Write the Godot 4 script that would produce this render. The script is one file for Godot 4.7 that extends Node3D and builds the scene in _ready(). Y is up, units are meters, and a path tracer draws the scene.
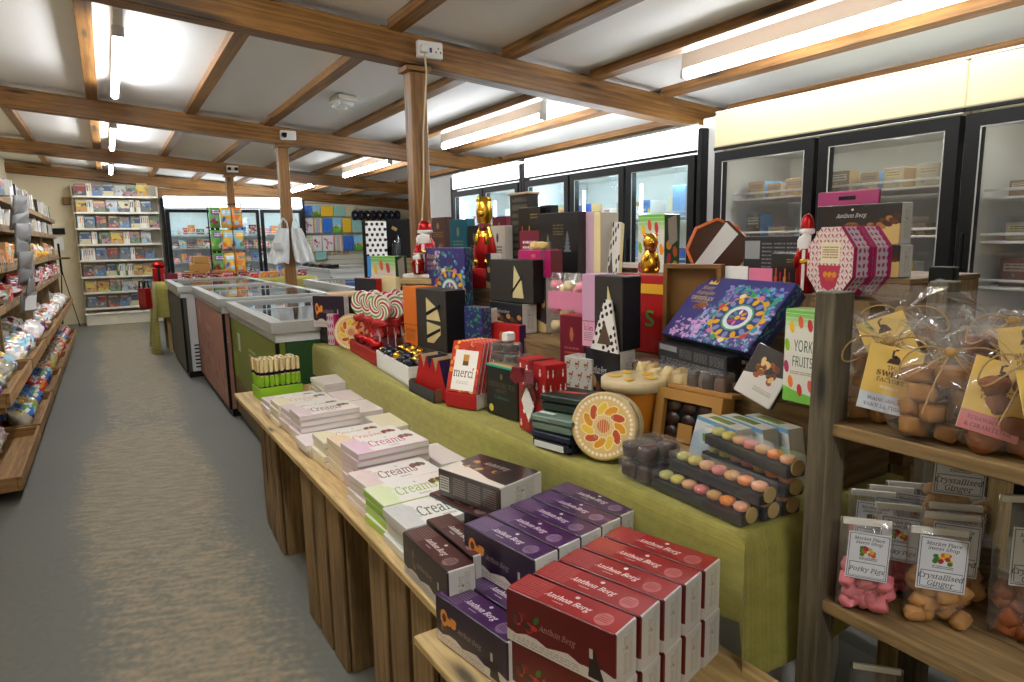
extends Node3D
# A farm-shop interior: timber beams, chest freezers, display fridges and a long table of chocolate boxes.
const FOC := 654.5
const EYE := Vector3(0, 1.3, 0)
const YAW := 0.546715
const PITCH := -0.155201
const ROLL := -0.017888
var cr: Vector3
var cu: Vector3
var cf: Vector3
var NM := {}
var M := {}
var MC := {}
var rng := RandomNumberGenerator.new()

# ------------------------------------------------------------------ pixels to places
func set_view():
	cf = Vector3(sin(YAW) * cos(PITCH), sin(PITCH), -cos(YAW) * cos(PITCH))
	var r = Vector3(cos(YAW), 0, sin(YAW))
	var u = r.cross(cf)
	cr = r * cos(ROLL) + u * sin(ROLL)
	cu = u * cos(ROLL) - r * sin(ROLL)
func ray(px, py) -> Vector3:
	return cf + cr * ((px - 512.0) / FOC) - cu * ((py - 341.0) / FOC)
func on(px, py, y) -> Vector3:          # where the pixel meets the level y
	var d = ray(px, py)
	return EYE + d * ((y - EYE.y) / d.y)
func pjx(p: Vector3) -> float:
	var v = p - EYE
	return 512.0 + FOC * v.dot(cr) / v.dot(cf)
func up_to(p: Vector3, py) -> float:    # height above p whose top shows in row py
	var v = p - EYE
	var t = (341.0 - py) / FOC
	return (t * v.dot(cf) - v.dot(cu)) / (cu.y - t * cf.y)
func along(p: Vector3, d: Vector3, px) -> float:   # how far from p along d the column px is
	var v = p - EYE
	var k = (px - 512.0) / FOC
	return (k * v.dot(cf) - v.dot(cr)) / (d.dot(cr) - k * d.dot(cf))
func spot(px, x, y) -> Vector3:         # the point at depth-plane x and level y in column px
	var p = Vector3(x, y, 0)
	return p + Vector3(0, 0, -1) * along(p, Vector3(0, 0, -1), px)
# a box that stands with its front lower edge from column xl to xr; top of its left edge at row yt
func geo(p: Vector3, xr, yt, deg, dep) -> Dictionary:
	var a = deg_to_rad(deg)
	var d = Vector3(cos(a), 0, -sin(a))
	var w = along(p, d, xr)
	var h = up_to(p, yt)
	return {"p": p + d * w * 0.5 - Vector3(sin(a), 0, cos(a)) * dep * 0.5, "a": a, "w": w, "h": h, "d": dep}
func pair(xl, yl, xr, yr, s, yt, dep) -> Dictionary:   # both lower front corners given
	var a = on(xl, yl, s)
	var b = on(xr, yr, s)
	return geo(a, xr, yt, rad_to_deg(atan2(-(b.z - a.z), b.x - a.x)), dep)
func row_y(px, py, x) -> Vector3:      # where the pixel meets the plane at x
	var d = ray(px, py)
	return EYE + d * (x / d.x)
func gb(xl, yl, xr, yt, s, deg, dep) -> Dictionary:
	return geo(on(xl, yl, s), xr, yt, deg, dep)
func gx(xl, xr, yt, x, s, deg, dep) -> Dictionary:
	return geo(spot(xl, x, s), xr, yt, deg, dep)

const NTH := ["first", "second", "third", "fourth", "fifth", "sixth", "seventh", "eighth"]
const HUES := ["blue", "pale blue", "pale grey", "dark grey", "orange", "red", "green", "cream", "navy", "dusty pink", "black", "yellow"]
const PACK_HUES := ["red", "yellow", "blue", "green", "white", "pink", "orange", "purple", "black", "pale blue", "tan", "maroon"]
func hue(n: String) -> String:          # colour word of a printed packet
	if n.begins_with("pack"): return PACK_HUES[int(n.substr(4)) % 12]
	if n.begins_with("cover"): return HUES[(int(n.substr(5)) * 5) % 12]
	if n.begins_with("mute"): return ["brown", "straw", "dark olive", "pale stone", "russet", "grey green", "mustard", "dull pink"][int(n.substr(4))]
	return {"palepink": "pale pink", "offwhite": "off-white", "lightblue": "light blue"}.get(n, n)
# ------------------------------------------------------------------ nodes
func uniq(n: String) -> String:
	var k = NM.get(n, 0)
	NM[n] = k + 1
	return n if k == 0 else "%s_%03d" % [n, k]
func tag(o, label, cat, group = ""):
	o.set_meta("label", label)
	o.set_meta("category", cat)
	if group != "": o.set_meta("group", group)
	return o
func thing(n, label, cat, pos = Vector3.ZERO, yaw = 0.0, group = "") -> Node3D:
	var o = Node3D.new()
	o.name = uniq(n)
	add_child(o)
	o.position = pos
	o.rotation.y = yaw
	return tag(o, label, cat, group)
func mi(n, mesh, mat, parent, pos = Vector3.ZERO, rot = Vector3.ZERO) -> MeshInstance3D:
	var o = MeshInstance3D.new()
	o.name = n
	o.mesh = mesh
	o.material_override = mat
	parent.add_child(o, true)
	o.position = pos
	o.rotation = rot
	return o
func solo(n, mesh, mat, label, cat, pos = Vector3.ZERO, yaw = 0.0, group = "") -> MeshInstance3D:
	var o = mi(uniq(n), mesh, mat, self, pos, Vector3(0, yaw, 0))
	return tag(o, label, cat, group)
func struct(n, mesh, mat, label, pos = Vector3.ZERO, rot = Vector3.ZERO, parent = null) -> MeshInstance3D:
	var o = mi(n, mesh, mat, self if parent == null else parent, pos, rot)
	if parent == null:
		o.set_meta("kind", "structure")
		o.set_meta("label", label)
		o.set_meta("category", n.split("_")[0])
	return o

# ------------------------------------------------------------------ materials
func mat(n, col: Color, rough = 0.6, metal = 0.0) -> StandardMaterial3D:
	if M.has(n): return M[n]
	var m = StandardMaterial3D.new()
	m.resource_name = n
	m.albedo_color = col
	m.roughness = rough
	m.metallic = metal
	M[n] = m
	return m
func glow(n, col: Color, e) -> StandardMaterial3D:
	var m = mat(n, Color(0.9, 0.9, 0.9), 0.5)
	m.emission_enabled = true
	m.emission = col
	m.emission_energy_multiplier = e
	return m
func clear(n, a = 0.1, rough = 0.08, col = Color(1, 1, 1)) -> StandardMaterial3D:
	var m = mat(n, Color(col.r, col.g, col.b, a), rough)
	m.transparency = BaseMaterial3D.TRANSPARENCY_ALPHA
	return m
func c8(r, g, b) -> Color:
	return Color(r / 255.0, g / 255.0, b / 255.0)
func tex(im: Image) -> ImageTexture:
	return ImageTexture.create_from_image(im)
func wood(n, dark: Color, light: Color, sd, rough = 0.55, knots = 5, scl = Vector3(0.5, 2.5, 1)):
	var im = Image.create(512, 128, false, Image.FORMAT_RGB8)
	var f = FastNoiseLite.new()
	f.seed = sd
	f.frequency = 0.02
	f.fractal_octaves = 3
	var kn = []
	rng.seed = sd
	for k in knots: kn.append([rng.randf_range(20, 490), rng.randf_range(10, 118), rng.randf_range(2.5, 5)])
	for i in 512:
		var x = absf(i - 256.0)
		for j in 128:
			var y = absf(j - 64.0)
			var bend = 0.0
			var spotd = 0.0
			for k in kn:
				var dx = (i - k[0]) / 3.0
				var dy = j - k[1]
				var d2 = dx * dx + dy * dy
				bend += dy * exp(-d2 / 90.0) * 0.5
				spotd += exp(-d2 / (k[2] * k[2]))
			var a = f.get_noise_2d(x * 0.35, (y + bend) * 7.0) * 0.5 + 0.5
			var b = f.get_noise_2d(x * 2.0 + 900.0, y * 22.0) * 0.5 + 0.5
			var c = f.get_noise_2d(x * 0.5 + 333.0, y * 1.2 + 70.0) * 0.5 + 0.5
			var t = clampf(a * 0.6 + b * 0.3 + c * 0.3 - 0.1, 0, 1)
			var col = dark.lerp(light, smoothstep(0.2, 0.8, t))
			im.set_pixel(i, j, col.lerp(dark * 0.35, clampf(spotd, 0, 0.85)))
	var m = mat(n, Color.WHITE, rough)
	m.albedo_texture = tex(im)
	m.uv1_scale = scl
	return m

# ------------------------------------------------------------------ meshes
func commit(st: SurfaceTool) -> ArrayMesh:
	st.generate_normals()
	return st.commit()
func begin(smooth = true) -> SurfaceTool:
	var st = SurfaceTool.new()
	st.begin(Mesh.PRIMITIVE_TRIANGLES)
	st.set_smooth_group(0 if smooth else -1)
	return st
func auv(ar, u, v) -> Vector2:          # place in the printed sheet
	if ar == null: return Vector2(u, v)
	var r: Rect2i = AR[ar]
	return Vector2(r.position.x + 0.7 + u * (r.size.x - 1.4), r.position.y + 0.7 + v * (r.size.y - 1.4)) / float(AW)
const FACES := [[Vector3(0, 0, 1), Vector3(1, 0, 0), Vector3(0, 1, 0)], [Vector3(0, 0, -1), Vector3(-1, 0, 0), Vector3(0, 1, 0)], [Vector3(1, 0, 0), Vector3(0, 0, -1), Vector3(0, 1, 0)], [Vector3(-1, 0, 0), Vector3(0, 0, 1), Vector3(0, 1, 0)], [Vector3(0, 1, 0), Vector3(1, 0, 0), Vector3(0, 0, -1)], [Vector3(0, -1, 0), Vector3(1, 0, 0), Vector3(0, 0, 1)]]
# chamfered box standing on its base centre; faces = printed areas for front, back, right, left, top, bottom
func cbox(w: float, h: float, d: float, c := 0.003, faces = null, off := 0.0) -> ArrayMesh:
	var key = "b%.3f,%.3f,%.3f,%.4f,%s,%.2f" % [w, h, d, c, faces, off]
	if MC.has(key): return MC[key]
	c = minf(c, 0.3 * minf(w, minf(h, d)))
	var half = Vector3(w, h, d) * 0.5
	var longest = half.max_axis_index()
	var P := PackedVector3Array()
	var N := PackedVector3Array()
	var U := PackedVector2Array()
	var quads = []
	for fi in 6:
		var n: Vector3 = FACES[fi][0]
		var r: Vector3 = FACES[fi][1]
		var u: Vector3 = FACES[fi][2]
		var q = []
		for s in [[-1, -1], [-1, 1], [1, 1], [1, -1]]:
			var hr = absf((r * half).dot(r)) - c
			var hu = absf((u * half).dot(u)) - c
			var p = n * absf((n * half).dot(n)) + r * hr * s[0] + u * hu * s[1]
			var uv: Vector2
			if faces == null:
				var a = (p + half)[longest] if absf(n[longest]) < 0.5 else p.dot(r) + hr
				var other = u if absf(r[longest]) > 0.5 else r
				if absf(n[longest]) > 0.5: other = u
				uv = Vector2(a + off, p.dot(other) + off * 1.7 + n.dot(Vector3(0.13, 0.29, 0.41)))
			else:
				uv = auv(faces[fi], s[0] * 0.5 + 0.5, 0.5 - s[1] * 0.5)
			q.append([p, n, uv])
		quads.append(q)
	var tri = func(a, b, e):
		var out_n = a[1] + b[1] + e[1]
		var flip = (b[0] - a[0]).cross(e[0] - a[0]).dot(out_n) > 0
		for v in ([a, e, b] if flip else [a, b, e]):
			P.append(v[0] + Vector3(0, half.y, 0))
			N.append(v[1])
			U.append(v[2])
	for q in quads:
		tri.call(q[0], q[1], q[2])
		tri.call(q[0], q[2], q[3])
	if c > 0.0005:
		for i in 6:
			for j in range(i + 1, 6):
				var ni: Vector3 = FACES[i][0]
				var nj: Vector3 = FACES[j][0]
				if absf(ni.dot(nj)) > 0.5: continue
				var axis = ni.cross(nj)
				var ends = []
				for s in [-1, 1]:
					var best = []
					for f in [i, j]:
						var bv = null
						var bd = -1e9
						for v in quads[f]:
							var sc = v[0].dot((ni + nj) / half.length() * 100.0) + v[0].dot(axis) * s * 1000.0 / half.length()
							if sc > bd:
								bd = sc
								bv = v
						best.append(bv)
					ends.append([best[0], [best[1][0], best[1][1], best[0][2]]])
				tri.call(ends[0][0], ends[0][1], ends[1][1])
				tri.call(ends[0][0], ends[1][1], ends[1][0])
	var arr = []
	arr.resize(Mesh.ARRAY_MAX)
	arr[Mesh.ARRAY_VERTEX] = P
	arr[Mesh.ARRAY_NORMAL] = N
	arr[Mesh.ARRAY_TEX_UV] = U
	var m = ArrayMesh.new()
	m.add_surface_from_arrays(Mesh.PRIMITIVE_TRIANGLES, arr)
	MC[key] = m
	return m
# surface f(u, v); smooth
func grid(f: Callable, nu: int, nv: int, ar = null, smooth = true) -> ArrayMesh:
	var st = begin(smooth)
	var pts = []
	for i in nu + 1:
		var row = []
		for j in nv + 1: row.append(f.call(float(i) / nu, float(j) / nv))
		pts.append(row)
	for i in nu:
		for j in nv:
			for k in [[0, 0], [1, 1], [1, 0], [0, 0], [0, 1], [1, 1]]:
				var a = i + k[0]
				var b = j + k[1]
				st.set_uv(auv(ar, float(a) / nu, 1.0 - float(b) / nv))
				st.add_vertex(pts[a][b])
	return commit(st)
func lathe(prof: Array, seg = 20, ar = null) -> ArrayMesh:
	var n = prof.size() - 1
	return grid(func(u, v):
		var p: Vector2 = prof[int(round(v * n))]
		return Vector3(cos(-u * TAU) * p.x, p.y, sin(-u * TAU) * p.x), seg, n, ar)
func tube(path: Array, r: float, seg = 6) -> ArrayMesh:
	var n = path.size() - 1
	return grid(func(u, v):
		var i = int(round(v * n))
		var d: Vector3 = (path[mini(i + 1, n)] - path[maxi(i - 1, 0)]).normalized()
		var s = d.cross(Vector3(0.31, 0.91, 0.27)).normalized()
		var t = d.cross(s)
		var rr = r if i > 0 and i < n else r * 0.6
		return path[i] + (s * cos(u * TAU) + t * sin(u * TAU)) * rr, seg, n)
func curve(pts: Array, n = 24) -> Array:
	var c = Curve3D.new()
	for i in pts.size():
		var t = (pts[mini(i + 1, pts.size() - 1)] - pts[maxi(i - 1, 0)]) / 6.0
		c.add_point(pts[i], -t, t)
	var out = []
	for i in n + 1: out.append(c.sample_baked(c.get_baked_length() * i / n))
	return out
func blob(r: Vector3, e = 1.0, rough = 0.1, sd = 1, seg = 10) -> ArrayMesh:   # e < 1 makes it boxy; base at 0
	var f = FastNoiseLite.new()
	f.seed = sd
	f.frequency = 0.9
	return grid(func(u, v):
		var a = -u * TAU
		var b = (v - 0.5) * PI
		var d = Vector3(cos(b) * cos(a), sin(b), cos(b) * sin(a))
		var q = Vector3(signf(d.x) * pow(absf(d.x), e), signf(d.y) * pow(absf(d.y), e), signf(d.z) * pow(absf(d.z), e))
		q *= 1.0 + rough * f.get_noise_3dv(d * 1.3)
		return Vector3(q.x * r.x, (q.y + 1.0) * r.y, q.z * r.z), seg, int(seg * 0.7))
# polygon in xy (y up) pushed out from z = 0 to z = dep
func prism(poly: Array, dep: float, ar = null, side = null) -> ArrayMesh:
	var st = begin(false)
	var pp = PackedVector2Array(poly)
	var lo = pp[0]
	var hi = pp[0]
	for p in pp:
		lo = lo.min(p)
		hi = hi.max(p)
	var ccw = not Geometry2D.is_polygon_clockwise(pp)
	var idx = Geometry2D.triangulate_polygon(pp)
	for z in [dep, 0.0]:
		for t in range(0, idx.size(), 3):
			var o = [0, 1, 2]
			var a = pp[idx[t]]
			var cw = (pp[idx[t + 1]] - a).cross(pp[idx[t + 2]] - a) < 0
			if cw != (z > 0): o = [0, 2, 1]
			for k in o:
				var p = pp[idx[t + k]]
				st.set_uv(auv(ar, (p.x - lo.x) / (hi.x - lo.x), (hi.y - p.y) / (hi.y - lo.y)))
				st.add_vertex(Vector3(p.x, p.y, z))
	var n = pp.size()
	var run = 0.0
	for i in n:
		var a = pp[i]
		var b = pp[(i + 1) % n]
		var q = [[a, 0.0, 0], [b, 0.0, 1], [b, dep, 1], [a, dep, 0]]
		for k in ([0, 2, 1, 0, 3, 2] if ccw else [0, 1, 2, 0, 2, 3]):
			st.set_uv(auv(side, q[k][1] / dep, q[k][2]))
			st.add_vertex(Vector3(q[k][0].x, q[k][0].y, q[k][1]))
	return commit(st)
func loop_path(y, r, s) -> Array:
	var out = []
	for i in 17:
		var t = i / 16.0
		var a = sin(t * PI)
		out.append(Vector3(s * 0.062 * a, y + 0.016 * sin(t * TAU) - 0.02 * a * a, r + 0.02 * a))
	return out
func ngon(n, rx, ry, cy = 0.0, ph = 0.0) -> Array:
	var out = []
	for i in n: out.append(Vector2(cos(TAU * i / n + ph) * rx, sin(TAU * i / n + ph) * ry + cy))
	return out
# rectangular ring in xy, base at y = 0, from z = 0 to z = dep
func frame(w, h, t, dep) -> ArrayMesh:
	var key = "f%.3f,%.3f,%.3f,%.3f" % [w, h, t, dep]
	if MC.has(key): return MC[key]
	var st = begin(false)
	var o = [Vector2(-w / 2, 0), Vector2(w / 2, 0), Vector2(w / 2, h), Vector2(-w / 2, h)]
	var n = [Vector2(-w / 2 + t, t), Vector2(w / 2 - t, t), Vector2(w / 2 - t, h - t), Vector2(-w / 2 + t, h - t)]
	var quad = func(a, b, c, d):
		for p in [a, c, b, a, d, c]: st.add_vertex(p)
	for i in 4:
		var j = (i + 1) % 4
		var v = func(p, z): return Vector3(p.x, p.y, z)
		quad.call(v.call(o[i], dep), v.call(o[j], dep), v.call(n[j], dep), v.call(n[i], dep))
		quad.call(v.call(o[j], 0), v.call(o[i], 0), v.call(n[i], 0), v.call(n[j], 0))
		quad.call(v.call(o[i], 0), v.call(o[j], 0), v.call(o[j], dep), v.call(o[i], dep))
		quad.call(v.call(n[j], 0), v.call(n[i], 0), v.call(n[i], dep), v.call(n[j], dep))
	MC[key] = commit(st)
	return MC[key]
# soft filled bag: pinched along its rim, fuller low down; base at 0
func pouch(w, h, d, sd = 1, ar = null, crease = 0.15, n = 12) -> ArrayMesh:
	var f = FastNoiseLite.new()
	f.seed = sd
	f.frequency = 3.2
	return grid(func(u, v):
		var side = 1.0 if u <= 0.5 else -1.0
		var s = u * 2.0 if u <= 0.5 else 2.0 - u * 2.0
		var x = (s - 0.5) * w
		var prof = pow(maxf(0.0, sin(PI * s)), 0.55) * pow(maxf(0.0, sin(PI * pow(v, 0.75))), 0.5)
		var z = side * d * 0.5 * prof * (1.0 + crease * 3.0 * f.get_noise_2d(s * 3.0 + side * 7.0, v * 4.0))
		var xx = x * (0.9 + 0.1 * prof) + w * 0.05 * crease * f.get_noise_2d(v * 5.0, 9.0)
		return Vector3(xx, v * h + h * 0.04 * crease * f.get_noise_2d(s * 5.0, 31.0), z), n * 2, n, ar)
# bag twisted shut: full below, waist at height k, ruffle above
func tied(r, h, k, sd = 1, n = 20) -> ArrayMesh:
	var f = FastNoiseLite.new()
	f.seed = sd
	f.frequency = 2.0
	return grid(func(u, v):
		var a = -u * TAU
		var y = v * h
		var rr: float
		if v < k: rr = r * pow(maxf(0.0, sin(PI * (0.12 + 0.88 * v / k))), 0.45) * (0.96 if v > 0.02 else 0.3)
		else: rr = r * (0.12 + 0.65 * (v - k) / (1.0 - k))
		rr = maxf(rr, r * 0.12)
		rr *= 1.0 + 0.35 * f.get_noise_3d(cos(a) * 1.6, y * 9.0, sin(a) * 1.6) * (0.5 + v)
		if v > k: rr *= 1.0 + 0.3 * sin(a * 5.0 + sd)
		return Vector3(cos(a) * rr * 1.15, y, sin(a) * rr * 0.75), n, 16)

# ------------------------------------------------------------------ printed sheet (flat print only)
const AW := 2048
var A: Image
var AR := {}
var ax := 2
var ay := 2
var arow := 0
var cur: Rect2i
var fonts := {}
func area(n: String, w: int, h: int, col: Color):
	if ax + w + 2 > AW:
		ax = 2
		ay += arow + 2
		arow = 0
	if ay + h > AW: push_error("sheet full at " + n)
	cur = Rect2i(ax, ay, w, h)
	AR[n] = cur
	A.fill_rect(cur, col)
	ax += w + 2
	arow = maxi(arow, h)
func rc(x0, y0, x1, y1, col: Color):
	var r = Rect2i(cur.position + Vector2i(int(round(x0 * cur.size.x)), int(round(y0 * cur.size.y))), Vector2i(maxi(1, int(round((x1 - x0) * cur.size.x))), maxi(1, int(round((y1 - y0) * cur.size.y)))))
	A.fill_rect(r.intersection(cur), col)
func tri_px(a: Vector2, b: Vector2, c: Vector2, col: Color):
	var y0 = maxi(cur.position.y, int(floor(minf(a.y, minf(b.y, c.y)))))
	var y1 = mini(cur.end.y - 1, int(ceil(maxf(a.y, maxf(b.y, c.y)))))
	var e = [[a, b], [b, c], [c, a]]
	for y in range(y0, y1 + 1):
		var yy = y + 0.5
		var lo = 1e9
		var hi = -1e9
		for s in e:
			var p: Vector2 = s[0]
			var q: Vector2 = s[1]
			if (p.y <= yy) != (q.y <= yy):
				var x = p.x + (q.x - p.x) * (yy - p.y) / (q.y - p.y)
				lo = minf(lo, x)
				hi = maxf(hi, x)
		if hi >= lo:
			var i0 = maxi(cur.position.x, int(round(lo)))
			var i1 = mini(cur.end.x, int(round(hi)))
			if i1 > i0: A.fill_rect(Rect2i(i0, y, i1 - i0, 1), col)
func pl(pts: Array, col: Color):
	var pp = PackedVector2Array()
	for p in pts: pp.append(Vector2(cur.position) + Vector2(p[0] * cur.size.x, p[1] * cur.size.y))
	var idx = Geometry2D.triangulate_polygon(pp)
	for t in range(0, idx.size(), 3): tri_px(pp[idx[t]], pp[idx[t + 1]], pp[idx[t + 2]], col)
func el(cx, cy, rx, ry, col: Color, rot = 0.0):      # radii in units of the height
	var pts = []
	var hh = float(cur.size.y)
	for i in 14:
		var p = Vector2(cos(TAU * i / 14) * rx, sin(TAU * i / 14) * ry).rotated(rot)
		pts.append([cx + p.x * hh / cur.size.x, cy + p.y])
	pl(pts, col)
func tx(s: String, cx, cy, h, col: Color, font = "Droid Sans", slant = 0.0, wide = 1.0, rot = 0.0, bold = false):
	var key = font + str(bold)
	if not fonts.has(key):
		var f = SystemFont.new()
		f.font_names = PackedStringArray([font])
		f.font_weight = 700 if bold else 400
		fonts[key] = f
	var tm = TextMesh.new()
	tm.text = s
	tm.font = fonts[key]
	tm.font_size = 48
	tm.pixel_size = 1.0
	tm.depth = 0.0
	var arr = tm.get_mesh_arrays()
	var V: PackedVector3Array = arr[Mesh.ARRAY_VERTEX]
	if V.is_empty(): return
	var I = arr[Mesh.ARRAY_INDEX]
	var k = h * cur.size.y / 36.0
	var o = Vector2(cur.position) + Vector2(cx * cur.size.x, cy * cur.size.y)
	var q = PackedVector2Array()
	for v in V: q.append(o + (Vector2((v.x + slant * v.y) * wide, -v.y) * k).rotated(rot))
	var cnt = I.size() if I != null else V.size()
	for t in range(0, cnt, 3):
		var a = I[t] if I != null else t
		var b = I[t + 1] if I != null else t + 1
		var c = I[t + 2] if I != null else t + 2
		tri_px(q[a], q[b], q[c], col)
func lines(x0, x1, y0, y1, n, col: Color):           # small print
	for i in n:
		var y = y0 + (y1 - y0) * i / n
		var x = x0
		while x < x1:
			var l = rng.randf_range(0.03, 0.1) * (x1 - x0)
			rc(x, y, minf(x + l, x1), y + (y1 - y0) / n * 0.45, col)
			x += l + 0.02 * (x1 - x0)
func dots(n, x0, y0, x1, y1, r0, r1, cols: Array):
	for i in n: el(rng.randf_range(x0, x1), rng.randf_range(y0, y1), rng.randf_range(r0, r1), rng.randf_range(r0, r1), cols[rng.randi() % cols.size()], rng.randf() * 3)
func vary(amount):                                   # paper and ink are never perfectly even
	for x in range(cur.position.x, cur.end.x):
		for y in range(cur.position.y, cur.end.y):
			var c = A.get_pixel(x, y)
			var k = 1.0 + rng.randf_range(-amount, amount)
			A.set_pixel(x, y, Color(c.r * k, c.g * k, c.b * k))
func mandala(cx, cy, r):
	var pal = [c8(230, 170, 40), c8(40, 150, 160), c8(200, 60, 60), c8(90, 70, 150), c8(240, 220, 170), c8(60, 160, 80), c8(210, 120, 170)]
	el(cx, cy, r, r, c8(215, 160, 40))
	el(cx, cy, r * 0.92, r * 0.92, c8(60, 60, 120))
	for i in 16:
		var a = TAU * i / 16
		var k = float(cur.size.y) / cur.size.x
		el(cx + cos(a) * r * 0.78 * k, cy + sin(a) * r * 0.78, r * 0.15, r * 0.1, pal[0] if i % 2 else c8(120, 140, 190), a)
		el(cx + cos(a) * r * 1.02 * k, cy + sin(a) * r * 1.02, r * 0.1, r * 0.13, pal[i % 7], a)
	el(cx, cy, r * 0.6, r * 0.6, c8(70, 160, 110))
	el(cx, cy, r * 0.53, r * 0.53, c8(220, 225, 225))
	el(cx, cy, r * 0.38, r * 0.38, c8(90, 60, 140))
	for i in 8:
		var a = TAU * i / 8
		var k = float(cur.size.y) / cur.size.x
		el(cx + cos(a) * r * 0.24 * k, cy + sin(a) * r * 0.24, r * 0.11, r * 0.06, pal[(i * 3) % 7], a)
	el(cx, cy, r * 0.1, r * 0.1, c8(230, 180, 60))
func script(s, cx, cy, h, col):                      # the flowing maker's lettering
	tx(s, cx, cy, h, col, "Droid Serif", 0.35, 0.8, 0.0, false)

func make_sheet():
	A = Image.create(AW, AW, false, Image.FORMAT_RGB8)
	A.fill(c8(128, 128, 128))
	rng.seed = 11
	var W = c8(232, 228, 220)
	var G1 = c8(235, 190, 90)
	# plain inks
	var inks = {"white": W, "black": c8(24, 22, 22), "darkgrey": c8(52, 48, 44), "kraft": c8(168, 122, 62), "cream": c8(232, 214, 160), "green": c8(20, 70, 40), "navy": c8(28, 32, 70), "red": c8(170, 26, 26), "magenta": c8(176, 20, 96), "orange": c8(214, 112, 32), "pinkband": c8(205, 160, 185), "purple": c8(70, 30, 90), "teal": c8(14, 92, 110), "brown": c8(72, 38, 26), "grey": c8(120, 120, 120), "lime": c8(140, 190, 40), "yellow": c8(235, 190, 40), "blue": c8(40, 90, 180), "lightblue": c8(120, 170, 220), "pink": c8(225, 120, 150), "palepink": c8(228, 205, 205), "tan": c8(190, 160, 110), "burgundy": c8(110, 20, 40), "offwhite": c8(215, 210, 198)}
	for k in inks: area(k, 8, 8, inks[k])
	for k in ["teal", "brown", "offwhite", "burgundy", "black", "red", "tan", "purple", "magenta"]:
		area("p_" + k, 72, 96, inks[k])
		var ink = inks[k].lerp(G1, 0.5) if inks[k].get_luminance() < 0.5 else inks[k].darkened(0.6)
		el(0.5, 0.2, 0.06, 0.08, ink)
		lines(0.2, 0.8, 0.34, 0.5, 3, ink)
		dots(9, 0.15, 0.6, 0.85, 0.85, 0.03, 0.08, [ink, inks[k].lerp(c8(150, 80, 40), 0.6), inks[k].lightened(0.3)])
		lines(0.3, 0.7, 0.9, 0.95, 1, ink)
	# assorted chocolate bars "Creams", one colour of lettering per flavour
	var cre = [["burgundy", c8(120, 20, 50), c8(226, 200, 205)], ["gold", c8(205, 150, 70), c8(232, 218, 180)], ["orange", c8(220, 120, 40), c8(240, 206, 160)], ["magenta", c8(190, 30, 110), c8(230, 190, 210)], ["maroon", c8(110, 24, 34), c8(225, 200, 196)], ["green", c8(140, 180, 30), c8(222, 232, 180)], ["forest", c8(20, 70, 50), c8(206, 206, 202)], ["faded", c8(200, 160, 170), c8(226, 210, 210)]]
	for i in cre.size():
		area("creams%d" % i, 224, 72, c8(238, 234, 226))
		rc(0, 0, 0.22, 1, cre[i][2].lerp(W, 0.2))
		for k in 18:
			var a = rng.randf() * TAU
			el(0.16 + cos(a) * 0.09, 0.45 + sin(a) * 0.28, 0.14, 0.05, cre[i][2], a)
		script("Creams", 0.52, 0.52, 0.42, cre[i][1])
		el(0.58, 0.24, 0.05, 0.05, c8(190, 184, 174))
		lines(0.47, 0.62, 0.8, 0.9, 2, c8(170, 160, 150))
		for k in 5: el(0.76 + k * 0.035, 0.42 - 0.05 * (k % 2), 0.12, 0.1, [c8(80, 44, 26), c8(110, 66, 36), cre[i][1]][k % 3])
		area("creamside%d" % i, 96, 16, c8(226, 222, 214))
		rc(0, 0.0, 1, 0.16, cre[i][2])
		rc(0, 0.84, 1, 1, cre[i][2].lerp(c8(150, 150, 150), 0.4))
		area("creamend%d" % i, 40, 16, cre[i][2].lerp(W, 0.25) if i != 5 else c8(150, 205, 30))
		rc(0, 0.0, 1, 0.12, W)
	# liqueur chocolate boxes of one maker in three colours
	for b in [["red", c8(150, 16, 20), c8(96, 10, 14), c8(190, 40, 40)], ["purple", c8(62, 22, 78), c8(34, 16, 44), c8(226, 140, 50)], ["brown", c8(66, 24, 24), c8(44, 22, 20), c8(120, 84, 56)]]:
		area("bt_" + b[0], 256, 72, b[1])
		var pale = b[1].lerp(W, 0.4)
		for i in 22:
			for j in 9: rc(0.02 + i * 0.0125, 0.06 + j * 0.1, 0.02 + i * 0.0125 + 0.008, 0.06 + j * 0.1 + 0.05, pale)
		tx("Anthon Berg", 0.5, 0.52, 0.24, c8(238, 232, 226), "Droid Serif", 0.4, 0.72, 0.0, true)
		el(0.53, 0.2, 0.07, 0.07, c8(235, 228, 220))
		lines(0.4, 0.5, 0.74, 0.82, 1, c8(220, 210, 200))
		el(0.84, 0.62, 0.26, 0.3, pale)
		lines(0.79, 0.89, 0.45, 0.8, 4, b[1])
		area("bf_" + b[0], 256, 112, b[2])
		for i in 9: el(rng.randf_range(0.05, 0.28), rng.randf_range(0.3, 0.66), rng.randf_range(0.05, 0.13), rng.randf_range(0.05, 0.13), [b[3], b[3].darkened(0.4), c8(60, 34, 22)][i % 3])
		if b[0] == "red": el(0.3, 0.38, 0.05, 0.09, c8(40, 110, 40), 0.5)
		if b[0] == "purple":
			el(0.13, 0.4, 0.13, 0.19, c8(224, 140, 50))
			el(0.13, 0.4, 0.07, 0.1, c8(90, 40, 24))
		var wav = [[0, 1], [0, 0.72]]
		for i in 11: wav.append([i / 10.0, 0.76 + 0.05 * sin(i * 1.9)])
		wav.append([1, 1])
		pl(wav, c8(206, 196, 190))
		lines(0.06, 0.7, 0.84, 0.98, 3, c8(150, 140, 136))
		script("Anthon Berg", 0.5, 0.48, 0.12, c8(170, 150, 140))
		pl([[0.78, 0.95], [0.8, 0.45], [0.83, 0.4], [0.92, 0.95]], c8(36, 24, 24))
		rc(0.79, 0.42, 0.82, 0.6, c8(190, 180, 170))
	area("b_end", 64, 112, c8(214, 211, 205))
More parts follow.
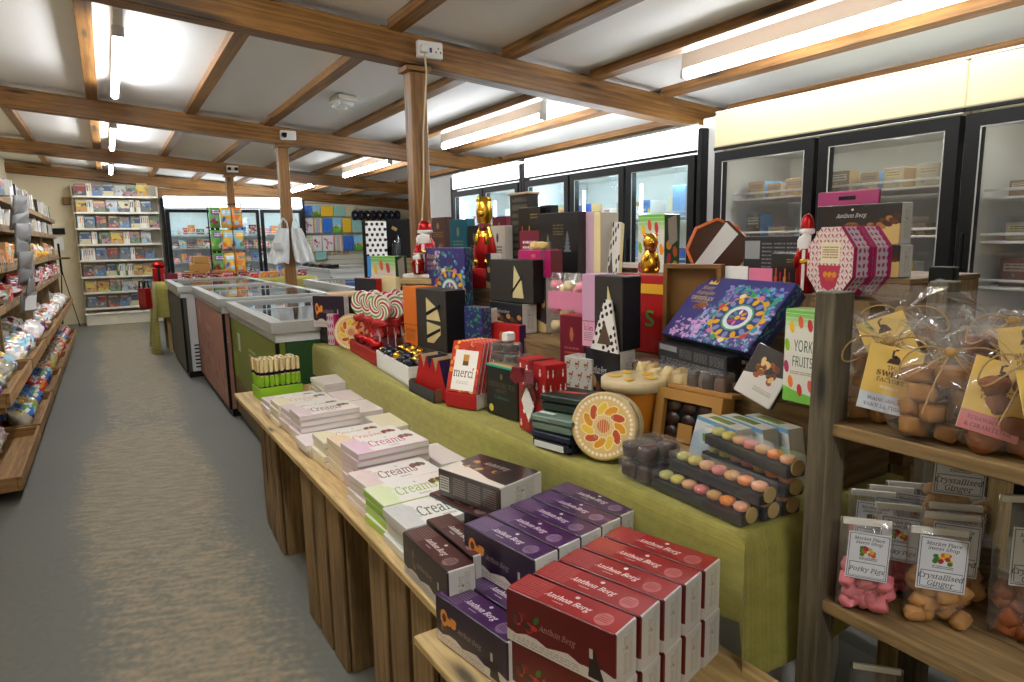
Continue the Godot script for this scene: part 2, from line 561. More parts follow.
	tx("Anthon Berg", 0.42, 0.5, 0.11, c8(160, 150, 124), "Droid Serif", 0.3, 0.8, -PI / 2)
	lines(0.58, 0.8, 0.1, 0.9, 16, c8(184, 180, 172))
	rc(0.48, 0.35, 0.56, 0.41, c8(140, 130, 110))
	area("b_flat", 256, 128, c8(52, 32, 30))
	pl([[0, 1], [0, 0.5], [0.2, 0.62], [0.45, 0.7], [0.7, 0.82], [1, 0.86], [1, 1]], c8(222, 212, 196))
	for i in 14: el(rng.randf_range(0.05, 0.95), rng.randf_range(0.15, 0.6), 0.1, 0.07, [c8(86, 46, 30), c8(60, 30, 40), c8(196, 140, 70)][i % 3], rng.randf() * 3)
	script("Anthon Berg", 0.5, 0.3, 0.12, W)
	area("b_text", 256, 80, c8(58, 46, 44))
	rc(0.02, 0.2, 0.18, 0.8, c8(180, 176, 170))
	lines(0.03, 0.17, 0.25, 0.75, 5, c8(60, 60, 60))
	for i in 3: lines(0.25 + i * 0.25, 0.45 + i * 0.25, 0.15, 0.85, 8, c8(140, 124, 116))
	# the same maker's cream-liqueur boxes: dark top, straw band with chocolates
	area("b_wide", 288, 150, c8(44, 38, 38))
	pl([[0, 1], [0, 0.66], [0.25, 0.58], [0.5, 0.62], [0.75, 0.55], [1, 0.5], [1, 1]], c8(206, 172, 110))
	lines(0.05, 0.6, 0.76, 0.96, 4, c8(170, 134, 80))
	for i in 11: el(0.62 + 0.035 * i, 0.6 - 0.3 * float(i) / 11 + 0.08 * (i % 2), 0.12, 0.075, [c8(96, 54, 34), c8(70, 36, 24), c8(170, 112, 60)][i % 3], 0.5)
	script("Anthon Berg", 0.44, 0.26, 0.11, W)
	el(0.45, 0.11, 0.03, 0.03, W)
	el(0.45, 0.52, 0.17, 0.08, c8(150, 96, 40))
	tx("BAILEYS", 0.45, 0.53, 0.085, c8(70, 30, 20), "Droid Serif", 0, 1, 0, true)
	area("b_small", 160, 100, c8(34, 34, 40))
	pl([[0, 1], [0, 0.62], [0.4, 0.68], [1, 0.84], [1, 1]], c8(212, 180, 116))
	lines(0.05, 0.7, 0.8, 0.96, 3, c8(170, 134, 80))
	for i in 9: el(0.05 + 0.11 * i, 0.55 + 0.1 * sin(i * 2.1), 0.11, 0.09, [c8(112, 66, 40), c8(80, 42, 28), c8(190, 140, 80)][i % 3], 0.4)
	script("Anthon Berg", 0.42, 0.3, 0.11, W)
	# presentation boxes with a cut-out window
	for b in [["orange", c8(206, 106, 34)], ["pink", c8(196, 152, 178)]]:
		area("band_" + b[0], 72, 160, b[1])
		rc(0, 0.64, 1, 0.65, b[1].darkened(0.35))
		if b[0] == "pink":
			rc(0, 0.65, 1, 1, c8(222, 160, 182))
			for i in 8: rc(0.08 + i * 0.11, 0.65, 0.12 + i * 0.11, 0.7, c8(200, 110, 140))
		tx("Butlers", 0.5, 0.74, 0.075, c8(70, 40, 30), "Droid Serif")
		lines(0.15, 0.85, 0.8, 0.93, 5, b[1].darkened(0.3))
	# truffle boxes with a jewelled rosette
	area("truffle", 448, 336, c8(58, 58, 122))
	dots(520, 0.28, 0.45, 1.0, 1.0, 0.008, 0.03, [c8(150, 180, 220), c8(90, 150, 170), c8(120, 90, 160), c8(200, 170, 210), c8(60, 100, 130)])
	dots(330, 0.4, 0.1, 0.98, 0.5, 0.01, 0.035, [c8(120, 170, 210), c8(70, 60, 140), c8(150, 120, 190), c8(60, 160, 120), c8(40, 130, 150)])
	dots(70, 0.08, 0.7, 0.4, 0.98, 0.01, 0.03, [c8(220, 170, 210), c8(200, 150, 220)])
	for p in [[0.86, 0.25], [0.55, 0.35], [0.47, 0.72]]:
		for k in 9: el(p[0] + 0.02 * (k % 3), p[1] + 0.03 * (k / 3), 0.045, 0.028, c8(30, 120, 150) if k % 2 else c8(20, 50, 90), k)
	mandala(0.7, 0.58, 0.34)
	for k in 5: el(0.17 + 0.022 * k, 0.5 - 0.022 * (k % 3), 0.05, 0.035, [c8(150, 84, 44), c8(120, 60, 30)][k % 2], -0.6)
	pl([[0.12, 0.12], [0.13, 0.05], [0.16, 0.09], [0.18, 0.04], [0.2, 0.09], [0.23, 0.05], [0.23, 0.12]], G1)
	script("Monty", 0.16, 0.18, 0.06, G1)
	script("Bojangles", 0.17, 0.265, 0.06, G1)
	tx("TRUFFLES", 0.17, 0.36, 0.062, c8(240, 205, 70), "Droid Serif", 0.1, 0.85, 0, true)
	tx("A COLLECTION", 0.17, 0.42, 0.03, G1)
	area("truffle_sq", 160, 200, c8(52, 50, 112))
	dots(150, 0.2, 0.05, 1.0, 1.0, 0.01, 0.035, [c8(120, 170, 210), c8(70, 60, 140), c8(60, 160, 120), c8(40, 130, 150), c8(200, 170, 210)])
	mandala(0.62, 0.6, 0.3)
	script("Monty", 0.16, 0.12, 0.07, G1)
	script("Bojangles", 0.18, 0.22, 0.05, G1)
	tx("TRUFFLES", 0.18, 0.3, 0.045, G1, "Droid Serif")
	for k in 4: el(0.16 + 0.03 * (k % 2), 0.7 + 0.025 * k, 0.05, 0.03, c8(130, 70, 40), -0.5)
	area("truffle_side", 64, 160, c8(40, 44, 100))
	dots(90, 0, 0, 1, 1, 0.015, 0.04, [c8(40, 110, 120), c8(90, 60, 140), c8(60, 140, 90), c8(30, 40, 80)])
	# fruit jellies
	area("york", 160, 200, c8(228, 224, 212))
	for y in 12: rc(0, y / 60.0, 1, (y + 1) / 60.0, c8(110, 190, 70).lerp(c8(228, 224, 212), y / 12.0))
	pl([[0, 0.83], [0.3, 0.87], [1, 0.92], [1, 1], [0, 1]], c8(120, 195, 70))
	for p in [[0.08, 0.38, c8(140, 190, 40)], [0.2, 0.18, c8(240, 190, 40)], [0.45, 0.12, c8(220, 90, 60)], [0.72, 0.15, c8(200, 50, 60)], [0.08, 0.62, c8(180, 60, 100)], [0.22, 0.78, c8(240, 130, 30)], [0.5, 0.86, c8(205, 50, 50)], [0.8, 0.8, c8(230, 100, 90)], [0.92, 0.4, c8(240, 150, 40)]]: el(p[0], p[1], 0.075, 0.055, p[2], 0.9)
	tx("YORK", 0.55, 0.38, 0.13, c8(30, 80, 50))
	tx("FRUITS", 0.54, 0.55, 0.115, c8(30, 80, 50))
	lines(0.2, 0.85, 0.66, 0.7, 2, c8(150, 140, 110))
	area("york_side", 80, 200, c8(20, 76, 44))
	for i in 8: el(0.3 + 0.4 * (i % 2), 0.35 + i * 0.08, 0.07, 0.055, [c8(240, 170, 30), c8(230, 100, 40), c8(200, 50, 60)][i % 3], i)
	pl([[0.2, 0.05], [0.75, 0.0], [0.85, 0.3], [0.3, 0.38]], c8(170, 160, 150))
	# turkish delight octagon
	area("damask", 160, 160, c8(226, 210, 200))
	for i in 12:
		for j in 12:
			var x = (i + 0.5) / 12
			var y = (j + 0.5) / 12
			el(x, y, 0.036, 0.014, c8(190, 100, 116), 0.8 if (i + j) % 2 else -0.8)
			if (i + j) % 2: el(x, y, 0.014, 0.014, c8(170, 60, 84))
			el(x + 0.03, y + 0.03, 0.008, 0.016, c8(206, 130, 140), 0.8)
	rc(0.3, 0.22, 0.72, 0.52, c8(234, 220, 186))
	lines(0.34, 0.68, 0.28, 0.46, 5, c8(160, 120, 80))
	pl([[0.25, 0.55], [0.75, 0.55], [0.66, 0.85], [0.5, 0.92], [0.34, 0.85]], c8(190, 60, 84))
	for i in 5: el(0.42 + 0.05 * i, 0.68 + 0.05 * (i % 2), 0.05, 0.045, [c8(220, 150, 50), c8(200, 90, 60)][i % 2])
	area("damask_side", 64, 64, c8(206, 190, 200))
	for i in 4:
		for j in 4: el((i + 0.5) / 4, (j + 0.5) / 4, 0.09, 0.06, c8(176, 50, 96), i * 1.3 + j)
	rc(0.78, 0, 1, 1, c8(176, 20, 90))
	# gift wraps
	area("snowmen", 128, 160, c8(168, 22, 24))
	for i in 4:
		for j in 5:
			var x = (i + 0.3 + 0.5 * (j % 2)) / 4.0
			var y = (j + 0.5) / 5.0
			if (i + j) % 3 == 2: pl([[x - 0.045, y + 0.05], [x + 0.045, y + 0.05], [x, y - 0.05]], c8(70, 100, 50))
			else:
				el(x, y + 0.03, 0.034, 0.034, W)
				el(x, y - 0.022, 0.023, 0.023, W)
				rc(x - 0.03, y - 0.06, x + 0.03, y - 0.042, c8(120, 60, 40))
	area("deer", 96, 160, c8(186, 184, 172))
	for i in 3:
		for j in 5:
			var x = (i + 0.4 + 0.3 * (j % 2)) / 3.0
			var y = (j + 0.5) / 5.0
			el(x, y, 0.05, 0.022, c8(150, 80, 50))
			el(x + 0.07, y - 0.04, 0.016, 0.02, c8(150, 80, 50))
			for k in [-0.06, -0.03, 0.03, 0.06]: rc(x + k, y, x + k + 0.015, y + 0.06, c8(120, 60, 40))
			el(x, y + 0.085, 0.012, 0.022, c8(90, 96, 84), 0.6)
	area("hexdots", 64, 200, c8(236, 234, 228))
	for i in 4:
		for j in 12: el((i + 0.25 + 0.5 * (j % 2)) / 4, (j + 0.5) / 12, 0.023, 0.026, c8(20, 20, 20))
	rc(0, 0.55, 1, 0.88, c8(70, 140, 205))
	lines(0.25, 0.75, 0.6, 0.63, 1, c8(30, 60, 120))
	area("cow", 96, 160, c8(232, 228, 220))
	for i in 34: el(((i * 37) % 100) / 100.0, ((i * 61) % 100) / 100.0, 0.028, 0.04, c8(22, 22, 22), 0.2)
	pl([[0.25, 0.85], [0.75, 0.85], [0.5, 0.4]], c8(90, 70, 56))
	area("merci", 112, 160, c8(190, 40, 24))
	dots(60, 0, 0, 1, 1, 0.03, 0.06, [c8(214, 140, 30), c8(190, 60, 24), c8(230, 170, 60), c8(160, 30, 20)])
	rc(0.14, 0.16, 0.9, 0.96, c8(238, 232, 224))
	rc(0.43, 0.25, 0.62, 0.47, c8(190, 130, 50))
	rc(0.43, 0.38, 0.62, 0.47, c8(96, 60, 34))
	tx("merci", 0.5, 0.62, 0.17, c8(60, 40, 30), "Droid Serif", 0, 0.75)
	el(0.81, 0.52, 0.018, 0.018, c8(200, 30, 40))
	lines(0.3, 0.7, 0.78, 0.86, 2, c8(200, 190, 180))
	area("mint", 112, 144, c8(30, 32, 28))
	rc(0, 0, 1, 0.03, c8(30, 150, 120))
	el(0.5, 0.2, 0.03, 0.06, c8(110, 90, 40))
	tx("BENDICKS", 0.5, 0.38, 0.1, c8(96, 84, 48), "Droid Serif")
	tx("MINT", 0.5, 0.5, 0.08, c8(96, 84, 48), "Droid Serif")
	tx("Collection", 0.5, 0.63, 0.06, c8(30, 150, 120))
	el(0.15, 0.88, 0.06, 0.08, c8(214, 190, 80))
	area("elegant", 96, 80, c8(34, 34, 30))
	for i in 3: lines(0.3, 0.75, 0.25 + i * 0.2, 0.35 + i * 0.2, 1, c8(120, 112, 90))
	area("trees", 128, 160, c8(24, 24, 28))
	for p in [[0.25, 0.45, 0.2], [0.5, 0.62, 0.16], [0.75, 0.42, 0.22]]:
		for k in 5: pl([[p[0] - 0.1 * (1 - k * 0.17), p[1] + 0.04 - k * 0.045], [p[0] + 0.1 * (1 - k * 0.17), p[1] + 0.04 - k * 0.045], [p[0], p[1] - 0.03 - k * 0.045]], c8(104, 108, 112))
	lines(0.38, 0.65, 0.14, 0.28, 4, c8(110, 96, 60))
	el(0.85, 0.9, 0.04, 0.04, G1)
	area("bottles", 96, 112, c8(26, 24, 22))
	for i in 4: rc(0.14 + i * 0.16, 0.35 + 0.06 * (i % 2), 0.24 + i * 0.16, 0.85, [c8(190, 80, 30), c8(170, 30, 30), c8(200, 140, 60), c8(120, 60, 30)][i])
	for i in 4: rc(0.165 + i * 0.16, 0.22 + 0.06 * (i % 2), 0.215 + i * 0.16, 0.4, [c8(190, 80, 30), c8(170, 30, 30), c8(200, 140, 60), c8(120, 60, 30)][i])
	lines(0.55, 0.9, 0.08, 0.16, 2, c8(150, 120, 60))
	area("hamper", 96, 64, c8(54, 46, 38))
	for i in 40: rc(rng.randf(), rng.randf(), rng.randf() * 0.5 + 0.5, rng.randf(), c8(84, 76, 62))
	for i in 12: rc(0, i / 12.0, 1, i / 12.0 + 0.03, c8(36, 32, 26))
	area("fine", 128, 96, c8(44, 42, 44))
	rc(0.02, 0.05, 0.3, 0.3, c8(150, 150, 150))
	for i in 3: lines(0.34 + i * 0.22, 0.53 + i * 0.22, 0.08, 0.5, 8, c8(130, 130, 130))
	lines(0.05, 0.95, 0.6, 0.95, 6, c8(120, 118, 116))
	area("nuts", 120, 140, c8(48, 46, 46))
	pl([[0, 0.6], [1, 0.38], [1, 1], [0, 1]], c8(216, 210, 204))
	for i in 26: el(rng.randf_range(0.25, 0.85), rng.randf_range(0.22, 0.6), 0.07, 0.05, [c8(150, 80, 40), c8(220, 180, 120), c8(110, 56, 30)][i % 3], rng.randf() * 3)
	lines(0.4, 0.9, 0.75, 0.85, 3, c8(150, 146, 140))
	area("slices", 160, 160, c8(228, 190, 120))
	for i in 40:
		var a = TAU * i / 40
		el(0.5 + cos(a) * 0.44, 0.5 + sin(a) * 0.44, 0.026, 0.026, c8(246, 236, 216))
	for i in 11:
		var a = TAU * i / 11
		var c = [c8(226, 150, 20), c8(196, 76, 40), c8(236, 196, 60)][i % 3]
		el(0.5 + cos(a) * 0.26, 0.5 + sin(a) * 0.26, 0.13, 0.075, c8(248, 226, 170), a + 0.7)
		el(0.5 + cos(a) * 0.26, 0.5 + sin(a) * 0.26, 0.11, 0.058, c, a + 0.7)
	el(0.5, 0.5, 0.1, 0.1, c8(210, 110, 50))
	for i in 9: rc(0.36 + i * 0.035, 0.3, 0.365 + i * 0.035, 0.7, c8(240, 226, 200))
	area("swirl", 96, 96, c8(236, 226, 214))
	for i in 8:
		for k in 12:
			var r0 = k * 0.042
			var r1 = r0 + 0.044
			var a0 = TAU * i / 8 + k * 0.2
			var a1 = a0 + 0.2
			var da = TAU / 15
			pl([[0.5 + cos(a0) * r0, 0.5 + sin(a0) * r0], [0.5 + cos(a1) * r1, 0.5 + sin(a1) * r1], [0.5 + cos(a1 + da) * r1, 0.5 + sin(a1 + da) * r1], [0.5 + cos(a0 + da) * r0, 0.5 + sin(a0 + da) * r0]], c8(176, 36, 60) if i % 2 else c8(110, 150, 70))
	area("peaks", 96, 96, c8(222, 224, 222))
	pl([[0, 0.5], [0.3, 0.2], [0.6, 0.5], [0.8, 0.3], [1, 0.55], [1, 1], [0, 1]], c8(190, 206, 220))
	rc(0, 0, 1, 0.08, c8(110, 170, 210))
	rc(0.3, 0.3, 0.75, 0.45, c8(120, 150, 60))
	# shelf labels of the fudge bags
	var fud = [["vanilla", c8(196, 204, 210), "MADAGASCAN", "VANILLA FUDGE"], ["berry", c8(206, 120, 120), "STRAWBERRIES", "& CREAM FUDGE"], ["salted", c8(176, 120, 190), "SALTED CARAMEL", "FUDGE"]]
	for f in fud:
		area("fudge_" + f[0], 128, 176, c8(226, 188, 92))
		rc(0, 0.74, 1, 1, f[1])
		pl([[0.36, 0.26], [0.64, 0.26], [0.6, 0.19], [0.56, 0.14], [0.46, 0.17], [0.4, 0.2]], c8(70, 40, 20))
		rc(0.43, 0.06, 0.47, 0.17, c8(70, 40, 20))
		el(0.5, 0.05, 0.03, 0.012, c8(70, 40, 20), -0.4)
		tx("THE", 0.5, 0.33, 0.055, c8(70, 40, 20), "Droid Serif")
		tx("SWEET", 0.5, 0.42, 0.085, c8(70, 40, 20), "Droid Serif", 0, 1, 0, true)
		tx("FACTORY", 0.5, 0.52, 0.062, c8(70, 40, 20), "Droid Serif")
		tx("NORFOLK", 0.5, 0.63, 0.04, W, "Droid Sans", 0, 1, 0, true)
		tx(f[2], 0.5, 0.82, 0.052, c8(90, 50, 80), "Droid Serif")
		tx(f[3], 0.5, 0.92, 0.052, c8(90, 50, 80), "Droid Serif")
	for f in [["pigs", "Porky Pigs", ""], ["ginger", "Crystallised", "Ginger"]]:
		area("label_" + f[0], 128, 160, c8(206, 208, 216))
		for e in [[0.03, c8(80, 84, 100)], [0.045, c8(206, 208, 216)]]: rc(e[0], e[0], 1 - e[0], 1 - e[0], e[1])
		tx("Market Place", 0.5, 0.13, 0.07, c8(50, 50, 60), "Droid Serif", 0.2)
		tx("Sweet Shop", 0.5, 0.22, 0.07, c8(50, 50, 60), "Droid Serif", 0.2)
		for i in 16: el(0.34 + rng.randf() * 0.36, 0.32 + rng.randf() * 0.16, 0.045, 0.04, [c8(60, 120, 50), c8(200, 90, 40), c8(210, 170, 50), c8(150, 50, 50)][i % 4])
		lines(0.3, 0.72, 0.53, 0.6, 2, c8(110, 110, 120))
		rc(0.08, 0.64, 0.92, 0.94, c8(80, 84, 100))
		rc(0.09, 0.65, 0.91, 0.93, c8(210, 212, 220))
		tx(f[1], 0.5, 0.74 if f[2] else 0.79, 0.1, c8(50, 50, 60), "Droid Serif", 0.25)
		if f[2]: tx(f[2], 0.5, 0.87, 0.1, c8(50, 50, 60), "Droid Serif", 0.25)
	# book covers and spines, small packets (colours and blocks; too small in the photo to read)
	var pal = [c8(60, 110, 170), c8(160, 190, 215), c8(200, 205, 205), c8(90, 96, 104), c8(214, 140, 40), c8(150, 40, 40), c8(80, 120, 70), c8(225, 210, 160), c8(40, 60, 110), c8(190, 120, 130), c8(60, 60, 60), c8(230, 200, 60)]
	for i in 26:
		area("cover%d" % i, 40, 52, pal[(i * 5) % 12].lerp(c8(150, 150, 146), 0.3))
		rc(0, 0.5 + 0.1 * (i % 3), 1, 1, pal[(i * 7 + 3) % 12].lerp(c8(140, 146, 140), 0.4))
		for k in 7: el(rng.randf(), rng.randf_range(0.3, 0.9), rng.randf_range(0.05, 0.16), rng.randf_range(0.04, 0.12), pal[rng.randi() % 12].lerp(c8(110, 112, 108), 0.45), rng.randf() * 3)
		rc(0.1, 0.06, 0.9, 0.2, pal[(i + 2) % 12].lerp(W, 0.55))
		lines(0.14, 0.86, 0.08, 0.2, 2, pal[(i * 3 + 1) % 12].darkened(0.3))
	for i in 12:
		area("spine%d" % i, 10, 52, [W, W, pal[i], c8(220, 214, 200)][i % 4])
		rc(0.3, 0.15, 0.7, 0.6, pal[(i * 5 + 1) % 12])
	var pk = [c8(190, 40, 36), c8(230, 180, 50), c8(60, 120, 190), c8(90, 160, 70), c8(220, 220, 214), c8(226, 130, 160), c8(230, 130, 40), c8(110, 60, 130), c8(40, 40, 46), c8(150, 200, 220), c8(200, 170, 120), c8(120, 30, 50)]
	for i in 24:
		area("pack%d" % i, 48, 48, pk[i % 12])
		for k in 9: el(rng.randf(), rng.randf_range(0.35, 1), rng.randf_range(0.06, 0.2), rng.randf_range(0.05, 0.15), pk[rng.randi() % 12], rng.randf() * 3)
		rc(0.1, 0.12, 0.9, 0.36, pk[(i * 5 + 4) % 12])
		lines(0.16, 0.84, 0.16, 0.34, 2, W if i % 2 else c8(40, 30, 30))
	var mu = [c8(120, 100, 70), c8(150, 130, 90), c8(90, 84, 70), c8(160, 150, 130), c8(110, 70, 60), c8(130, 130, 110), c8(170, 150, 70), c8(140, 110, 100)]
	for i in 8:
		area("mute%d" % i, 40, 40, mu[i])
		rc(0.1, 0.15, 0.9, 0.45, mu[(i + 3) % 8].lightened(0.25))
		lines(0.15, 0.85, 0.2, 0.45, 2, mu[(i + 2) % 8].darkened(0.5))
		dots(5, 0.1, 0.55, 0.9, 0.95, 0.05, 0.12, mu)
	for i in 8:
		area("craft%d" % i, 56, 64, [c8(232, 228, 224), c8(50, 110, 200), c8(150, 200, 190), c8(236, 232, 228), c8(130, 190, 220), c8(230, 226, 200), c8(226, 214, 226), c8(236, 190, 50)][i])
		if i == 0 or i == 3: dots(7, 0.2, 0.2, 0.8, 0.8, 0.05, 0.12, [c8(200, 60, 120), c8(220, 130, 160)])
		if i == 1: dots(20, 0, 0, 1, 1, 0.01, 0.03, [c8(90, 150, 220)])
		if i == 4:
			rc(0, 0.6, 1, 1, c8(80, 160, 60))
			dots(8, 0.1, 0.5, 0.9, 0.7, 0.04, 0.1, [c8(200, 50, 50), c8(230, 180, 50)])
		if i == 5:
			for k in 25: el((k % 5 + 0.5) / 5, (k / 5 + 0.5) / 5.0, 0.05, 0.05, c8(220, 190, 70))
		if i == 6:
			for k in 7: pl([[k / 7.0, 0], [(k + 1) / 7.0, 0], [(k + 0.4) / 7.0, 1], [(k - 0.6) / 7.0, 1]], [c8(236, 150, 160), c8(240, 220, 120), c8(150, 200, 220), c8(170, 210, 140), c8(200, 160, 220)][k % 5])
	area("sideprint_green", 256, 128, c8(112, 122, 40))
	pl([[0, 1], [0, 0.55], [0.3, 0.66], [0.6, 0.6], [1, 0.72], [1, 1]], c8(104, 84, 40))
	for i in 90: el(rng.randf(), rng.randf_range(0.62, 0.98), 0.01, 0.08, c8(120, 110, 44).lerp(c8(84, 60, 40), rng.randf()))
	rc(0.18, 0.12, 0.24, 0.3, c8(200, 200, 180))
	rc(0.02, 0.34, 0.14, 0.6, c8(128, 140, 40))
	lines(0.44, 0.6, 0.2, 0.3, 2, c8(190, 186, 150))
	area("sideprint_pink", 256, 128, c8(164, 116, 98))
	dots(80, 0, 0.35, 1, 1, 0.02, 0.07, [c8(150, 100, 84), c8(172, 128, 110), c8(140, 92, 78)])
	lines(0.36, 0.6, 0.24, 0.32, 2, c8(200, 170, 156))
	rc(0.12, 0.1, 0.17, 0.28, c8(190, 160, 146))
	if AR.size() > 0: print("sheet used to row ", ay + arow)
	for e in [["print", 0.5, 0.0], ["gloss", 0.32, 0.7]]:
		var m = mat(e[0], Color.WHITE, e[1])
		m.albedo_texture = tex(A)
		m.metallic_specular = 0.4
		if e[2] > 0:
			m.clearcoat_enabled = true
			m.clearcoat = e[2]
			m.clearcoat_roughness = 0.12

# ------------------------------------------------------------------ the scene
const SLOPE := 0.078
func beam_y(x): return 2.375 - SLOPE * x      # underside of the cross beams
const BEAMS := [-0.2, -3.5, -6.8, -10.1, -13.12]
const ROOFX0 := -1.25
const ROOFX1 := 6.2
const ZB := -13.25
const ZF := 3.7

func _ready():
	set_view()
	var cam = Camera3D.new()
	cam.name = "camera"
	add_child(cam)
	cam.transform = Transform3D(Basis(cr, cu, -cf), EYE)
	cam.fov = rad_to_deg(2.0 * atan(341.0 / FOC))
	cam.near = 0.05
	cam.far = 60
	cam.current = true
	var env = Environment.new()
	env.background_mode = Environment.BG_COLOR
	env.background_color = Color(0.02, 0.02, 0.02)
	env.tonemap_mode = Environment.TONE_MAPPER_LINEAR
	env.tonemap_exposure = 1.72
	env.sdfgi_enabled = true
	env.ssao_enabled = true
	env.ssil_enabled = true
	var we = WorldEnvironment.new()
	we.name = "environment"
	we.environment = env
	add_child(we)
	for row in LAMPS: lamp(row[0], row[1], row[2])
	make_sheet()
	make_materials()
	room()
	posts_and_sockets()
	fridges()
	freezers()
	bookcase()
	left_shelving()
	far_end()
	table_and_crates()
	front_boxes()
	table_goods()
	sweet_shelf()

# x, z of the far end, z of the near end of each fluorescent tube
const LAMPS := [[0.17, 0.5, 2.3], [0.17, -2.9, -1.1], [0.17, -6.1, -4.3], [0.17, -9.4, -7.6], [0.17, -12.5, -11.0], [2.98, -2.9, -1.1], [2.98, -6.15, -4.35], [2.98, -9.4, -7.6], [2.98, -12.5, -11.0]]
const TUBE_GLOW := 31.0
const TUBE_LIGHT := 0.6
func lamp(x, z0, z1):
	var y = beam_y(x) + 0.2
	var l = z1 - z0
	var left = x < 1
	var bay = "in front of the first roof beam" if z1 < 0 and z1 > -3 else "nearer the shop entrance" if z1 > 0 else "between the first and second roof beams" if z1 > -6 else "between the second and third roof beams" if z1 > -9 else "between the third roof beam and end wall"
	var t = thing("fluorescent_light", "fluorescent tube " + ("above the aisle " if left else "by the fridges ") + bay, "light", Vector3(x, y, (z0 + z1) / 2), 0.0, "tubes over the aisle" if left else "tubes by the fridges")
	t.rotation.z = -atan(SLOPE)
	mi("batten", cbox(0.05, 0.09, l, 0.004), mat("batten", c8(214, 212, 204), 0.5), t, Vector3(0, -0.09, 0))
	for s in [-1, 1]: mi("end_cap", cbox(0.06, 0.055, 0.025, 0.005), mat("capgrey", c8(200, 198, 192), 0.5), t, Vector3(0, -0.142, s * (l / 2 - 0.013)))
	var prof = [Vector2(0.001, -l / 2 + 0.026), Vector2(0.024, -l / 2 + 0.026), Vector2(0.024, l / 2 - 0.026), Vector2(0.001, l / 2 - 0.026)]
	mi("tube", lathe(prof, 10), glow("tube_glow", Color(0.975, 0.985, 1.0), TUBE_GLOW), t, Vector3(0, -0.122, 0), Vector3(PI / 2, 0, 0))
	var a = AreaLight3D.new()
	a.name = "tube_light"
	a.area_size = Vector2(0.035, l - 0.06)
	a.light_energy = TUBE_LIGHT
	a.light_color = Color(0.98, 0.99, 1.0)
	a.shadow_enabled = true
	a.set("area_range", 20.0)
	a.set("area_attenuation", 2.0)
	t.add_child(a, true)
	a.position = Vector3(0, -0.15, 0)
	a.rotation.x = -PI / 2

func make_materials():
	wood("beam_wood", c8(100, 66, 28), c8(160, 114, 58), 3, 0.42, 7, Vector3(0.25, 2.2, 1))
	wood("pine", c8(156, 126, 76), c8(204, 176, 122), 5, 0.6, 5)
	wood("crate_wood", c8(98, 76, 46), c8(146, 116, 74), 7, 0.7, 6)
	wood("shelf_wood", c8(104, 82, 50), c8(158, 128, 82), 9, 0.7, 4)
	wood("old_wood", c8(70, 62, 48), c8(116, 104, 82), 12, 0.75, 3)
	wood("tray_wood", c8(120, 86, 46), c8(170, 128, 74), 15, 0.65, 4)
	mat("ceiling_white", c8(242, 241, 238), 0.8)
	mat("wall_cream", c8(214, 202, 172), 0.85)
	mat("wall_white", c8(200, 200, 198), 0.8)
	mat("shelf_white", c8(214, 208, 190), 0.5)
	mat("black_plastic", c8(14, 14, 15), 0.4).metallic_specular = 0.35
	mat("fridge_white", c8(206, 208, 206), 0.45)
	mat("fridge_in", c8(214, 218, 214), 0.5)
	mat("wire_white", c8(206, 206, 200), 0.4)
	mat("rim_grey", c8(166, 166, 160), 0.35)
	mat("steel", c8(180, 180, 180), 0.3, 0.9)
	clear("glass", 0.015, 0.02)
	clear("freezer_glass", 0.4, 0.03, Color(0.3, 0.34, 0.36))
	clear("clear_plastic", 0.05, 0.05)
	clear("cellophane", 0.05, 0.04)
	mat("gold", c8(226, 172, 60), 0.25, 1.0)
	mat("redfoil", c8(176, 20, 20), 0.3, 0.6)
	mat("red", c8(168, 24, 24), 0.5)
	mat("darkred", c8(110, 12, 24), 0.45)
	mat("white", c8(226, 224, 218), 0.6)
	mat("black", c8(15, 14, 15), 0.5).metallic_specular = 0.35
	mat("choc", c8(52, 28, 18), 0.4)
	mat("raffia", c8(176, 140, 84), 0.7)
	mat("cloth_white", c8(206, 206, 204), 0.9)
	var gc = mat("green_cloth", Color.WHITE, 0.85)
	var im = Image.create(256, 256, false, Image.FORMAT_RGB8)
	rng.seed = 5
	var f = FastNoiseLite.new()
	f.seed = 4
	f.frequency = 0.03
	for i in 256:
		var a = rng.randf_range(-0.07, 0.07)
		for j in 256:
			var k = 1.0 + a + rng.randf_range(-0.05, 0.05) + 0.08 * f.get_noise_2d(j * 3.0, i * 0.5) + (0.05 if (i + j) % 2 else -0.05)
			im.set_pixel(i, j, Color(0.575 * k, 0.545 * k, 0.25 * k))
	gc.albedo_texture = tex(im)
	gc.uv1_scale = Vector3(3, 3, 1)
	gc.rim_enabled = true
	gc.rim = 0.15
	floor_material()

